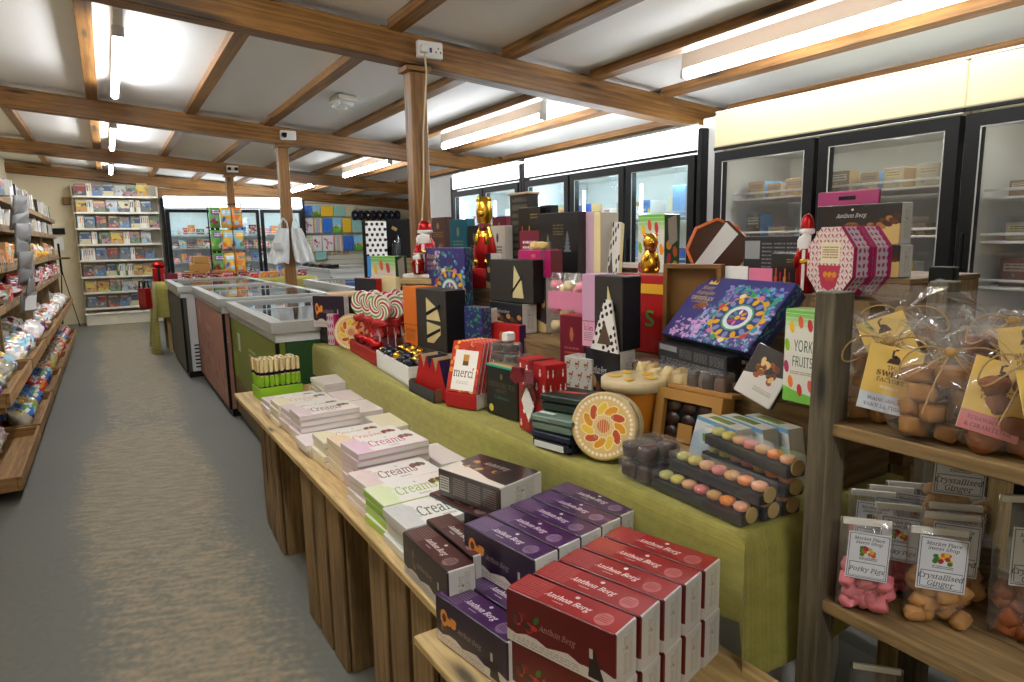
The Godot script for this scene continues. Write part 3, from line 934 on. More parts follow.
func floor_material():     # grey floor paint, worn to the screed where people walk
	var w = 640
	var h = 1400
	var im = Image.create(w, h, false, Image.FORMAT_RGB8)
	var f = FastNoiseLite.new()
	f.seed = 21
	f.frequency = 0.01
	f.fractal_octaves = 4
	var g = FastNoiseLite.new()
	g.seed = 8
	g.frequency = 0.02
	g.fractal_octaves = 3
	for i in w:
		var x = -1.3 + 3.2 * i / w
		for j in h:
			var z = 1.5 - 15.0 * j / h
			var streak = g.get_noise_2d(x * 330.0 + z * 120.0, z * 1300.0 - x * 420.0)
			var patch = f.get_noise_2d(x * 70.0, z * 45.0)
			var fine = g.get_noise_2d(x * 1500.0, z * 1500.0)
			var lane = 1.0 - smoothstep(0.12, 0.5, absf(x - 0.1 - 0.1 * f.get_noise_1d(z * 40.0)))
			var wear = smoothstep(0.12, 0.7, lane * 0.9 + (streak * 0.22 + patch * 0.45 + fine * 0.25) * (0.2 + lane) - 0.12)
			var paint = Color(0.37, 0.365, 0.325) * (1.0 + 0.06 * patch + 0.05 * fine)
			var bare = Color(0.53, 0.47, 0.36) * (1.0 + 0.22 * streak + 0.08 * fine)
			im.set_pixel(i, j, paint.lerp(bare, wear * 0.8))
	var m = mat("floor_paint", Color.WHITE, 0.62)
	m.albedo_texture = tex(im)

func room():
	var st = begin(false)
	for k in [[0, 0], [0, 1], [1, 1], [0, 0], [1, 1], [1, 0]]:
		st.set_uv(Vector2(k[0], k[1]))
		st.add_vertex(Vector3(-1.3 + 3.2 * k[0], 0.0, 1.5 - 15.0 * k[1]))
	struct("floor", commit(st), M.floor_paint, "worn grey painted concrete floor")
	mi("floor_slab", cbox(7.7, 0.1, 17.4, 0.0), mat("slab", c8(82, 80, 70), 0.7), get_node("floor"), Vector3(2.45, -0.102, -4.8))
	struct("wall_back", cbox(7.7, 2.9, 0.15, 0.0), M.wall_cream, "cream end wall behind the bookshelf", Vector3(2.45, 0, ZB - 0.075))
	struct("wall_front", cbox(7.7, 2.9, 0.15, 0.0), M.wall_cream, "cream wall behind the viewer", Vector3(2.45, 0, ZF + 0.075))
	struct("wall_left", cbox(0.15, 2.9, 17.1, 0.0), M.wall_cream, "cream side wall behind the wooden shelving", Vector3(ROOFX0 - 0.075, 0, -4.78))
	struct("wall_right", cbox(0.15, 2.9, 17.1, 0.0), M.wall_white, "white side wall behind the fridges", Vector3(ROOFX1 + 0.075, 0, -4.78))
	var len = (ROOFX1 - ROOFX0 + 0.4) / cos(atan(SLOPE))
	var midx = (ROOFX0 + ROOFX1) / 2
	var tilt = Vector3(0, 0, -atan(SLOPE))
	# ceiling boards lie on the joists; one panel between each pair of joists
	var js = [-1.36, -0.68, 0.01, 0.76, 1.43, 2.14, 2.8, 3.42, 4.1, 4.78, 5.46, 6.14]
	var ceil_root = struct("ceiling", cbox(len, 0.06, 17.1, 0.0), M.ceiling_white, "off-white boarded ceiling between brown joists", Vector3(midx, beam_y(midx) + 0.203, -4.78), tilt)
	ceil_root.name = "ceiling"
	var n = 0
	for b in BEAMS:
		n += 1
		struct("trim_%d" % n, cbox(len, 0.16, 0.12, 0.006, null, n * 0.9), M.beam_wood, "heavy brown stained roof beam across the shop", Vector3(midx, beam_y(midx), b - 0.06), tilt)
	for x in js:
		for k in 4:
			var z0 = BEAMS[k + 1]
			var z1 = BEAMS[k] - 0.12
			if k == 0: z1 = BEAMS[0] - 0.12
			n += 1
			struct("trim_%d" % n, cbox(0.085, 0.06, z1 - z0 + 0.02, 0.004, null, n * 0.37), M.beam_wood, "brown ceiling joist between roof beams", Vector3(x, beam_y(x) + 0.148, (z0 + z1) / 2), tilt)
	n += 1
	struct("trim_%d" % n, cbox(0.6, 2.02, 0.17, 0.004), M.wall_white, "white boxed pillar between the two fridge banks", Vector3(3.56, 0, -2.92))
	n += 1
	struct("trim_%d" % n, cbox(0.7, 2.0, 0.75, 0.004), M.wall_white, "white boxed partition beside the fridges", Vector3(3.62, 0, -6.86))
	n += 1
	struct("trim_%d" % n, cbox(3.2, 0.16, 0.05, 0.004), M.beam_wood, "brown board fixed along the end wall", Vector3(2.2, 2.11, ZB + 0.03))

func socket(pos, plug, yaw = 0.0):
	var t = thing("wall_socket", "white double electric socket on the " + ["first roof beam with a cream lead", "second roof beam with a black plug", "third roof beam with two black plugs"][plug], "socket", pos, yaw)
	mi("plate", cbox(0.15, 0.09, 0.035, 0.006), M.white, t)
	for s in [-1, 1]:
		mi("switch", cbox(0.012, 0.02, 0.006, 0.002), mat("red_switch", c8(190, 40, 30), 0.4) if plug == 1 and s == -1 else M.white, t, Vector3(s * 0.02, 0.05, 0.02))
		if plug == 2 or (plug == 1 and s == -1): mi("plug", cbox(0.045, 0.045, 0.04, 0.008), M.black_plastic, t, Vector3(s * 0.045, 0.02, 0.035))
	if plug == 0:
		mi("plug", cbox(0.045, 0.045, 0.03, 0.008), M.white, t, Vector3(-0.045, 0.02, 0.03))
		mi("indicator", cbox(0.012, 0.024, 0.004, 0.001), mat("blue_dot", c8(40, 60, 110), 0.4), t, Vector3(0.0, 0.03, 0.0185))
		for k in 3: mi("pin_hole", cbox(0.006, 0.01, 0.002, 0.0), M.black, t, Vector3(0.045 + [0, -0.014, 0.014][k], 0.03 + [0.02, 0, 0][k], 0.018))

func posts_and_sockets():
	for k in 3:
		var z = BEAMS[k + 1] - 0.06
		var x = 1.56
		var h = beam_y(x) - 0.03
		var t = thing("timber_post", "square brown timber post under the " + ["first roof beam beside the chocolate table", "second roof beam hung with white cloth bags", "third roof beam behind the freezers"][k], "post", Vector3(x, 0, z))
		mi("shaft", cbox(0.1, h, 0.1, 0.008, null, k * 0.7), M.beam_wood, t)
		mi("cap", cbox(0.15, 0.028, 0.13, 0.005), M.beam_wood, t, Vector3(0, h, 0))
		socket(Vector3(x + [0.06, 0.05, 0.04][k], beam_y(x) + 0.035, z + 0.085 - 0.008), k)
	# lead from the first socket down its post
	var z1 = BEAMS[1] + 0.03
	solo("power_lead", tube(curve([Vector3(1.575, beam_y(1.5) + 0.05, z1 + 0.02), Vector3(1.578, 2.2, z1 + 0.03), Vector3(1.57, 1.9, z1 - 0.025), Vector3(1.562, 1.6, z1 - 0.032), Vector3(1.53, 1.3, z1 - 0.03)], 30), 0.005, 6), mat("lead", c8(206, 190, 150), 0.5), "cream power lead hanging down the post from the first socket", "cable")
	# emergency light on the ceiling
	var e = thing("emergency_light", "small clear boxed emergency light on the ceiling", "light", Vector3(1.72, beam_y(1.72) + 0.2, -5.35))
	e.rotation.z = -atan(SLOPE)
	mi("housing", cbox(0.16, 0.05, 0.24, 0.012), M.white, e, Vector3(0, -0.05, 0))
	mi("lens", cbox(0.12, 0.035, 0.2, 0.01), clear("lens", 0.35, 0.1), e, Vector3(0, -0.084, 0))
	mi("indicator", blob(Vector3(0.006, 0.005, 0.006), 1, 0), mat("green_led", c8(40, 190, 90), 0.4), e, Vector3(0.05, -0.09, 0.06))
	# white cotton bags on the second post
	for s in [-1, 1]:
		var zz = BEAMS[2] + 0.04
		var b = thing("cotton_bag", "white cotton bag hanging on the " + ("aisle" if s < 0 else "fridge") + " side of the second post", "bag", Vector3(1.56 + s * 0.13, 1.1, zz))
		var f = FastNoiseLite.new()
		f.seed = 40 + s
		f.frequency = 4.0
		mi("cloth", grid(func(u, v):
			var side = 1.0 if u < 0.5 else -1.0
			var q = (u * 2.0 if u < 0.5 else 2.0 - u * 2.0) - 0.5
			var w = lerpf(0.2, 0.1, pow(v, 1.6))
			return Vector3(q * w - s * 0.07 * v, v * 0.34 + 0.012 * sin(q * 9.0) * (1 - v), side * 0.03 * cos(q * PI) + 0.02 * sin(q * 14.0 + s) * (1.0 - 0.5 * v) + 0.02 * f.get_noise_2d(q, v)), 24, 12), M.cloth_white, b)
		mi("strap", tube(curve([Vector3(-s * 0.11, 0.33, 0.01), Vector3(-s * 0.1, 0.4, 0.02), Vector3(-s * 0.07, 0.44, 0.0), Vector3(-s * 0.04, 0.38, 0), Vector3(-s * 0.04, 0.32, 0)], 12), 0.008, 6), M.cloth_white, b)
		if s < 0: mi("print", cbox(0.07, 0.07, 0.004, 0.0), mat("faint_print", c8(176, 170, 164), 0.8), b, Vector3(-0.01, 0.13, 0.048))

# ------------------------------------------------------------------ fridges and freezers
# a display fridge: front at local z = 0 facing +z, x from 0 to n * dw
func fridge(called, label, pos, yaw, n, dw, header_mat, lit, hh, h1, shelves) -> Node3D:
	var t = thing(called, label, "fridge", pos, yaw)
	var w = n * dw
	var dep = 0.66
	mi("back", cbox(w, h1, 0.04, 0.004), M.fridge_in, t, Vector3(w / 2, 0, -dep))
	for s in [0, 1]: mi("side", cbox(0.03, h1, dep - 0.02, 0.004), M.fridge_white, t, Vector3(0.016 + s * (w - 0.032), 0, -dep / 2))
	mi("base", cbox(w - 0.06, 0.22, dep - 0.04, 0.004), M.black_plastic, t, Vector3(w / 2, 0, -dep / 2))
	mi("top", cbox(w - 0.06, 0.03, dep - 0.04, 0.004), M.fridge_in, t, Vector3(w / 2, hh - 0.04, -dep / 2))
	var hd = mi("header", cbox(w, h1 - hh, 0.09, 0.008), header_mat, t, Vector3(w / 2, hh, 0.0))
	mi("trim_strip", cbox(w, 0.018, 0.012, 0.003), M.black_plastic, hd, Vector3(0, -0.018, 0.042))
	mi("trim_strip", cbox(w, 0.012, 0.012, 0.003), M.rim_grey, hd, Vector3(0, h1 - hh, 0.036))
	if lit:
		for q in [0, 1]: mi("end_trim", cbox(0.045, h1 - 0.02, 0.1, 0.012), M.black_plastic, t, Vector3(-0.022 + q * (w + 0.044), 0.0, 0.0))
	for y in shelves:
		var sh = mi("shelf", cbox(w - 0.08, 0.012, dep - 0.16, 0.003), M.wire_white, t, Vector3(w / 2, y, -dep / 2 - 0.02))
		mi("front_rail", cbox(w - 0.08, 0.012, 0.008, 0.002), M.wire_white, sh, Vector3(0, 0.035, (dep - 0.16) / 2))
	for i in n:
		var d = Node3D.new()
		d.name = "door"
		t.add_child(d, true)
		d.position = Vector3((i + 0.5) * dw, 0.24, 0.0)
		mi("frame", frame(dw - 0.025, hh - 0.27, 0.055, 0.05), M.black_plastic, d)
		mi("pane", cbox(dw - 0.13, hh - 0.375, 0.008, 0.0), M.glass, d, Vector3(0, 0.052, 0.02))
		mi("inner_seal", frame(dw - 0.125, hh - 0.37, 0.01, 0.004), M.rim_grey, d, Vector3(0, 0.05, 0.045))
		mi("handle", cbox(0.014, 0.5, 0.02, 0.005), M.black_plastic, d, Vector3(-dw / 2 + 0.035, 0.55, 0.048))
		if not lit:
			mi("light_strip", cbox(dw - 0.2, 0.015, 0.02, 0.003), glow("dim_strip_light", Color(1.0, 0.98, 0.92), 0.6), t, Vector3((i + 0.5) * dw, hh - 0.06, -0.09))
			var q = OmniLight3D.new()
			q.name = "strip_light"
			q.light_energy = 0.016
			q.light_color = Color(1.0, 0.98, 0.92)
			q.light_size = 0.05
			q.omni_range = 5.0
			q.omni_attenuation = 2.0
			q.shadow_enabled = true
			t.add_child(q, true)
			q.position = Vector3((i + 0.5) * dw, hh - 0.09, -0.12)
		if lit:
			mi("light_strip", cbox(0.02, hh - 0.5, 0.02, 0.004), glow("fridge_strip_light", Color(0.85, 0.95, 1.0), 6.0), t, Vector3(i * dw + 0.055, 0.34, -0.06))
			var o = OmniLight3D.new()
			o.name = "strip_light"
			o.light_energy = 0.06
			o.light_color = Color(0.82, 0.94, 1.0)
			o.light_size = 0.05
			o.omni_range = 5.0
			o.omni_attenuation = 2.0
			o.shadow_enabled = true
			t.add_child(o, true)
			o.position = Vector3((i + 0.5) * dw, hh - 0.12, -0.14)
	return t
# goods on the shelves of a fridge, in its own frame
func stock(t: Node3D, n, dw, shelves, label, group, sd, kinds, hmax, density = 0.8, names = "food_packet"):
	rng.seed = sd
	var lev = 0
	for y in shelves:
		lev += 1
		var x = 0.09
		while x < n * dw - 0.2:
			var w = rng.randf_range(0.06, 0.14)
			var h = rng.randf_range(0.4, 1.0) * hmax
			if rng.randf() < density:
				var k = kinds[rng.randi() % kinds.size()]
				var d = rng.randf_range(0.08, 0.2)
				var side = ["offwhite", "tan", "white", "lightblue"][rng.randi() % 4]
				var zz = -0.14 - d / 2 - rng.randf() * 0.06
				var local = Vector3(x + w / 2, y + 0.0125, zz)
				var hh = h
				var m = cbox(snappedf(w, 0.01), snappedf(hh, 0.01), snappedf(d, 0.02), 0.004, [k, side, side, side, side, side])
				solo(names, m, M.print, hue(k) + " " + label + (", shelf %s from the bottom" % NTH[lev - 1] if shelves.size() > 1 else ""), "packet", t.transform * local, t.rotation.y, group + ", " + hue(k) + " %d" % lev)
			x += w + rng.randf_range(0.01, 0.05)

func fridges():
	var lit_head = glow("header_light", Color(0.95, 0.97, 1.0), 3.0)
	var warm_head = glow("header_sign_light", Color(1.0, 0.93, 0.72), 0.3)
	warm_head.albedo_color = c8(140, 132, 106)
	var sh = [0.5, 0.8, 1.1, 1.42]
	var mutes = []
	for i in 8: mutes.append("mute%d" % i)
	var packs = []
	for i in 24: packs.append("pack%d" % i)
	# right bank faces the aisle: local x runs towards +z
	var face = -PI / 2
	var r1 = fridge("display_fridge", "black framed two door fridge with cream header beside the white pillar", Vector3(3.2, 0, -2.82), face, 2, 0.68, warm_head, false, 1.815, 2.01, [0.5, 0.78, 1.04, 1.27, 1.5])
	var r2 = fridge("display_fridge", "black framed fridge with cream header behind the fudge shelf", Vector3(3.2, 0, -1.4595), face, 2, 0.68, warm_head, false, 1.815, 2.01, [0.5, 0.78, 1.04, 1.24, 1.43])
	stock(r1, 2, 0.68, [0.5, 0.78, 1.04, 1.27], "packet in the unlit fridge by the white pillar", "packets in the unlit two door fridge", 31, mutes, 0.15, 0.85)
	stock(r1, 2, 0.68, [1.5], "pot on the top shelf of the unlit fridge by the pillar", "pots on the upper shelf of the unlit fridge", 33, mutes, 0.12, 0.9, "food_pot")
	stock(r2, 1, 0.9, [0.5, 0.78, 1.04, 1.24, 1.43], "packet in the fridge behind the fudge shelf", "packets in the fridge behind the fudge", 35, mutes, 0.16, 0.8)
	var l2 = fridge("display_fridge", "lit three door fridge with glowing white header in the middle of the long side", Vector3(3.25, 0, -5.01), face, 3, 0.67, lit_head, true, 1.83, 1.98, sh)
	var l1 = fridge("display_fridge", "lit two door fridge with glowing white header at the far end of the bank", Vector3(3.25, 0, -6.44), face, 2, 0.67, lit_head, true, 1.83, 1.98, sh)
	var cold = ["lightblue", "white", "blue", "offwhite", "pack2", "pack9", "pack4", "cream", "tan", "pack14"]
	stock(l2, 3, 0.67, sh, "packet in the lit three door fridge", "packets in the lit three door fridge", 41, cold, 0.22, 0.75)
	stock(l1, 2, 0.67, sh, "packet in the lit two door fridge", "packets in the lit two door fridge", 43, cold, 0.22, 0.6)
	# fridges on the end wall face the viewer
	var sb = [0.45, 0.72, 0.98, 1.22, 1.46]
	var b1 = fridge("display_fridge", "lit black framed fridges on the end wall beside the bookshelf", Vector3(0.87, 0, -12.55), 0.0, 3, 0.755, lit_head, true, 1.92, 2.1, sb)
	stock(b1, 3, 0.755, sb, "packet in the end wall fridges", "packets in the end wall fridges", 47, packs, 0.17, 0.92)

# chest freezer: sliding glass top; origin at floor centre, long side along z
func freezer(label, x0, x1, z0, z1, side_mat, side_area, end_col, h):
	var t = thing("chest_freezer", label, "freezer", Vector3((x0 + x1) / 2, 0, (z0 + z1) / 2))
	var w = x1 - x0
	var l = z1 - z0
	mi("plinth", cbox(w - 0.06, 0.06, l - 0.04, 0.004), M.black_plastic, t)
	var hb = h - 0.17
	# hollow tub: four walls and a floor so that the glass shows the inside
	mi("side_panel", cbox(0.05, hb, l - 0.02, 0.006, [side_area, side_area, side_area, side_area, "white", "white"] if side_area else null), side_mat, t, Vector3(-w / 2 + 0.035, 0.06, 0))
	mi("side_panel", cbox(0.05, hb, l - 0.02, 0.006), M.fridge_white, t, Vector3(w / 2 - 0.035, 0.06, 0))
	for s in [-1, 1]:
		mi("end_panel", cbox(w - 0.12, hb, 0.05, 0.006), end_col, t, Vector3(0, 0.06, s * (l / 2 - 0.035)))
		mi("corner_post", cbox(0.022, hb, 0.022, 0.004), M.black_plastic, t, Vector3(-w / 2 + 0.018, 0.06, s * (l / 2 - 0.016)))
	mi("tub_floor", cbox(w - 0.12, 0.03, l - 0.12, 0.0), mat("tub_grey", c8(120, 124, 126), 0.5), t, Vector3(0, 0.35, 0))
	mi("collar", frame(w - 0.02, l - 0.01, 0.06, 0.05), M.fridge_white, t, Vector3(0, h - 0.11, l / 2 - 0.005), Vector3(-PI / 2, 0, 0))
	var rim = mi("rim", frame(w + 0.02, l + 0.02, 0.055, 0.06), M.rim_grey, t, Vector3(0, h - 0.06, l / 2 + 0.01), Vector3(-PI / 2, 0, 0))
	for s in [-1, 1]:
		var lid = mi("glass_lid", cbox(w - 0.085, 0.008, l / 2 - 0.02, 0.0), M.freezer_glass, t, Vector3(0, h - 0.014 + 0.006 * s, s * (l / 4 - 0.024)))
		mi("lid_edge", frame(w - 0.08, l / 2 - 0.02, 0.014, 0.014), M.rim_grey, lid, Vector3(0, -0.003, l / 4 - 0.01), Vector3(-PI / 2, 0, 0))
	mi("vent_grille", cbox(0.14, 0.3, 0.012, 0.002), M.fridge_white, t, Vector3(-w / 2 + 0.14, 0.07, l / 2 - 0.006))
	for k in 7: mi("vent_slot", cbox(0.1, 0.014, 0.006, 0.0), M.black_plastic, t, Vector3(-w / 2 + 0.14, 0.1 + k * 0.036, l / 2 + 0.001))
	return t

func freezers():
	var gp = M.print
	var green = mat("freezer_green", c8(34, 74, 30), 0.5)
	var white = mat("freezer_end_white", c8(206, 202, 200), 0.5)
	freezer("chest freezer with olive green printed side next to the chocolate table", 0.71, 1.44, -5.17, -3.61, gp, "sideprint_green", green, 0.88)
	freezer("chest freezer with brownish pink printed side behind the green one", 0.665, 1.46, -6.98, -5.21, gp, "sideprint_pink", green, 0.9)
	freezer("chest freezer with white end panel edged in black", 0.545, 1.42, -8.62, -7.03, mat("freezer_dark", c8(64, 66, 52), 0.5), null, white, 0.9)
	freezer("white chest freezer behind the timber posts", 1.8, 2.55, -7.3, -5.6, M.fridge_white, null, M.fridge_white, 0.9)
	freezer("long white chest freezer near the slatted wall", 2.75, 3.5, -11.6, -9.6, M.fridge_white, null, M.fridge_white, 0.9)
	rng.seed = 77
	for k in 22:
		var nm = "pack%d" % (rng.randi() % 24)
		solo("frozen_packet", cbox(0.16, 0.06, 0.12, 0.004, [nm, nm, nm, nm, nm, nm]), M.print, "frozen packet lying inside a glass topped freezer", "packet", Vector3(0.88 + 0.19 * (k % 3) + 0.01, 0.3815, -3.7 - 0.155 * (k / 3) - (0.34 if k > 11 else 0.0)), 0.0, "packets in the glass topped freezers")

# ------------------------------------------------------------------ bookshelf, wooden shelving, far end
func bookcase():
	var yaw = deg_to_rad(-1.5)
	var t = thing("bookshelf", "tall white metal bookshelf with eight shelves of books on the end wall", "bookshelf", Vector3(0.2, 0, -12.97), yaw)
	var w = 1.2
	var ys = [0.28, 0.54, 0.8, 1.07, 1.33, 1.59, 1.85, 2.11]
	mi("back_panel", cbox(w, 2.3, 0.02, 0.002), M.shelf_white, t, Vector3(0, 0.02, -0.2))
	for s in [-1, 1]: mi("upright", cbox(0.03, 2.3, 0.06, 0.003), M.shelf_white, t, Vector3(s * (w / 2 + 0.017), 0.0, -0.17))
	mi("plinth", cbox(w, 0.17, 0.36, 0.003), M.shelf_white, t)
	mi("base_shelf", cbox(w + 0.02, 0.02, 0.4, 0.003), M.shelf_white, t, Vector3(0, 0.171, 0))
	for y in ys:
		var sh = mi("shelf", cbox(w, 0.02, 0.3, 0.003), M.shelf_white, t, Vector3(0, y - 0.02, -0.035))
		mi("price_strip", cbox(w, 0.03, 0.006, 0.001), mat("strip_white", c8(226, 222, 208), 0.4), sh, Vector3(0, -0.008, 0.153))
	rng.seed = 90
	var n = 0
	for i in ys.size():
		var x = -w / 2 + 0.03
		while x < w / 2 - 0.13:
			if rng.randf() < 0.72:
				var bw = rng.randf_range(0.13, 0.17)
				var bh = rng.randf_range(0.18, 0.22)
				var c = "cover%d" % (n % 26)
				var o = solo("book", cbox(snappedf(bw, 0.01), snappedf(bh, 0.01), 0.02, 0.002, [c, "white", "white", "white", "white", "white"]), M.print, "book with a mostly " + hue(c) + " cover face out on shelf " + NTH[i] + " from the bottom", "book", t.transform * Vector3(x + bw / 2, ys[i] + 0.002, 0.055), yaw, "face out books, " + hue(c) + " %d" % i)
				o.rotation.x = -0.12
				x += bw + rng.randf_range(0.004, 0.02)
			else:
				for k in rng.randi_range(2, 4):
					var th = rng.randf_range(0.018, 0.035)
					var s = "spine%d" % (rng.randi() % 12)
					if x > w / 2 - 0.06: break
					solo("book", cbox(snappedf(th, 0.004), 0.2, 0.15, 0.002, [s, "white", s, s, "offwhite", "white"]), M.print, "thin book spine out on bookshelf level " + NTH[i] + " from the bottom", "book", t.transform * Vector3(x + th / 2, ys[i] + 0.0005, 0.0), yaw, "spine out books, bookshelf level %d" % i)
					x += th + 0.003
			n += 1
	for k in 3: solo("magazine", cbox(0.3, 0.008, 0.24, 0.002, ["offwhite", "white", "white", "white", "offwhite", "white"]), M.print, "magazine lying flat on the base of the white bookshelf", "magazine", t.transform * Vector3(-0.3 + k * 0.34, 0.1915, 0.05), yaw + 0.1 * k, "magazines on the bookshelf base")

func soft_bag(pos, yaw, w, h, d, ar, label, group, sd):
	var key = "soft%d_%s" % [sd % 3, ar]
	if not MC.has(key): MC[key] = pouch(0.2, 0.24, 0.12, sd, ar, 0.35, 8)
	var o = solo("sweet_bag", MC[key], M.gloss, label, "bag", pos, yaw, group)
	o.scale = Vector3(w / 0.2, h / 0.24, d / 0.12)
	return o

func left_shelving():
	var t = thing("wooden_shelving", "long rough wooden shelving along the side wall of the aisle", "shelving", Vector3(-0.9, 0, -7.6))
	var tiers = [0.92, 1.17, 1.44, 1.65]
	var z0 = -11.3
	var z1 = -3.4
	for z in [-11.28, -9.3, -7.3, -5.3, -3.42]:
		mi("end_board", cbox(0.6, 1.0, 0.03, 0.003, null, absf(z)), M.shelf_wood, t, Vector3(-0.03, 0.62, z + 7.6))
	mi("back_board", cbox(0.015, 1.8, 7.9, 0.0), M.shelf_wood, t, Vector3(-0.335, 0.0, 0.25))
	for i in tiers.size():
		for k in 4:
			var a = [-11.26, -9.28, -7.28, -5.28][k]
			var b = [-9.32, -7.32, -5.32, -3.44][k]
			var sh = mi("shelf", cbox(0.6, 0.025, b - a, 0.003, null, i * 1.3 + k), M.shelf_wood, t, Vector3(0.0, tiers[i] - 0.03, (a + b) / 2 + 7.6))
			mi("lip", cbox(0.018, 0.05, b - a, 0.003, null, i + k * 0.7), M.shelf_wood, sh, Vector3(0.3, -0.003, 0))
	rng.seed = 120
	var g = ["goods on the fourth level", "goods"]
	# books and cards on the two upper levels
	for i in [2, 3]:
		var z = -11.1
		while z < -4.0:
			var s = "spine%d" % (rng.randi() % 12)
			var c = "cover%d" % (rng.randi() % 26)
			var near_board = false
			for q in [-9.3, -7.3, -5.3]:
				if absf(z - q) < 0.13: near_board = true
			if near_board:
				z += 0.05
				continue
			if rng.randf() < 0.45:
				var o = solo("book", cbox(0.14, 0.2 if i == 3 else 0.155, 0.022, 0.002, [c, "white", s, s, "white", "white"]), M.print, hue(c) + " covered book facing the aisle on the " + ("top" if i == 3 else "second") + " level of the wooden shelving", "book", Vector3(-0.66, tiers[i] - 0.001, z), PI / 2 - 0.25, "face out books on wooden shelving, " + hue(c) + " %d" % i)
				o.rotation.x = -0.1
				z += 0.165
			else:
				var th = rng.randf_range(0.02, 0.045)
				solo("book", cbox(snappedf(th, 0.005), snappedf(rng.randf_range(0.14, 0.165) * (1.0 if i == 2 else 1.2), 0.01), 0.14, 0.002, [s, "white", c, s, "white", "white"]), M.print, "book spine out on the " + ("top" if i == 3 else "second") + " level of the wooden shelving", "book", Vector3(-0.69, tiers[i] - 0.004, z), PI / 2, "spine out books on wooden shelving, level %d" % i)
				z += th + 0.004 + (0.1 if rng.randf() < 0.12 else 0.0)
	# packets on the third and fourth levels
	for i in [0, 1]:
		var z = -11.1
		while z < -4.0:
			var near_board = false
			for q in [-9.3, -7.3, -5.3]:
				if absf(z - q) < 0.16: near_board = true
			if not near_board:
				var nm = "pack%d" % ([1, 6, 10, 13, 18, 22][rng.randi() % 6] if i == 1 else [0, 4, 5, 11, 12, 16][rng.randi() % 6])
				if rng.randf() < 0.5: solo("food_packet", cbox(0.11, snappedf(rng.randf_range(0.1, 0.17), 0.01), 0.07, 0.004, [nm, nm, "tan", "tan", nm, "tan"]), M.print, hue(nm) + " small carton on the " + ("third" if i == 1 else "fourth") + " level of the wooden shelving", "packet", Vector3(-0.66 + rng.randf_range(-0.03, 0.03), tiers[i] - 0.0045, z), PI / 2 + rng.randf_range(-0.15, 0.15), hue(nm) + " cartons on wooden shelving, level %d" % i)
				else: soft_bag(Vector3(-0.67, tiers[i] - 0.0045, z), PI / 2 + rng.randf_range(-0.4, 0.2), 0.17, rng.randf_range(0.13, 0.19), 0.11, nm, hue(nm) + " small sweet bag on the " + ("third" if i == 1 else "fourth") + " level of the wooden shelving", hue(nm) + " sweet bags on wooden shelving, level %d" % i, rng.randi())
			z += rng.randf_range(0.12, 0.16)
	# sloping wooden trays: a row at knee height and a row on the floor
	for row in 2:
		var n = 0
		for z in [-10.65, -9.45, -8.25, -7.05, -5.85, -4.65]:
			var deep = 0.62 if row == 0 else 0.66
			var y = 0.5 if row == 0 else 0.06
			var x = -0.83 + (0.02 if row == 0 else 0.0)
			var tr = thing("wooden_tray", "open wooden tray of sweet bags, " + NTH[n] + " from the bookshelf, " + ("at knee height" if row == 0 else "on the floor"), "tray", Vector3(x, y, z), 0.0, "wooden sweet trays, " + ("knee height" if row == 0 else "floor"))
			mi("bottom", cbox(deep, 0.016, 1.14, 0.002, null, z), M.tray_wood, tr)
			mi("front_lip", cbox(0.018, 0.075, 1.14, 0.003, null, z * 0.3), M.tray_wood, tr, Vector3(deep / 2, 0, 0))
			for s in [-1, 1]: mi("side_lip", cbox(deep - 0.02, 0.075, 0.018, 0.003, null, z + s), M.tray_wood, tr, Vector3(0, 0, s * 0.561))
			if row == 1: mi("skid", cbox(deep - 0.1, 0.058, 1.0, 0.002), M.black, tr, Vector3(-0.06, -0.06, 0))
			else:
				for s in [-1, 1]: mi("bracket", cbox(deep, 0.04, 0.04, 0.003, null, z), M.tray_wood, tr, Vector3(-0.02, -0.042, s * 0.5))
			for k in 18:
				var a = k % 6
				var b = k / 6
				if row == 1 and z < -10 and b == 2: continue
				var nm: String
				if row == 1: nm = ["pack0", "pack2", "pack12", "mute3", "pack14", "pack21", "mute6"][rng.randi() % 7] if z < -5.2 else ["palepink", "offwhite", "white", "pack4"][k % 4]
				else: nm = ["palepink", "offwhite", "pack4", "mute3", "pack16", "white", "pack9", "mute5", "pack19"][rng.randi() % 9]
				var lie = soft_bag(Vector3(x + deep / 2 - 0.07 - b * 0.15 - (0.1 if row == 1 and z > -5 else 0.0), y + 0.03 + 0.035 * b, z - 0.45 + a * 0.18 + rng.randf_range(-0.03, 0.03)), PI / 2 + rng.randf_range(-0.4, 0.4), 0.165, 0.17, 0.1, nm, hue(nm) + " sweet bag in the " + ("knee height" if row == 0 else "floor") + " tray " + NTH[n] + " from the bookshelf", hue(nm) + " bags, " + ("knee height" if row == 0 else "floor") + " tray %d" % n, rng.randi())
				lie.rotation.x = -0.7
			n += 1
	# clip strip of grey packets hanging in front of the shelves
	var cs = thing("clip_strip", "hanging strip of grey packets clipped to the wooden shelving", "strip", Vector3(-0.5, 0.86, -5.55), PI / 2 - 0.5)
	mi("ribbon", cbox(0.03, 0.82, 0.003, 0.0), M.white, cs, Vector3(0, 0.02, -0.012))
	mi("hook", cbox(0.012, 0.012, 0.13, 0.002), M.steel, cs, Vector3(0, 0.775, -0.07))
	for k in 8:
		var o = mi("packet", pouch(0.15, 0.14, 0.03, k, "grey" if k % 2 else "darkgrey", 0.3, 6), mat("silver_packet", c8(140, 138, 136), 0.35, 0.4), cs, Vector3(rng.randf_range(-0.012, 0.012), k * 0.092, 0.015 * (k % 2)), Vector3(0.2, rng.randf_range(-0.3, 0.3), rng.randf_range(-0.1, 0.1)))
		if k == 0: mi("card", cbox(0.09, 0.1, 0.003, 0.0), M.white, o, Vector3(0, 0.02, 0.018))
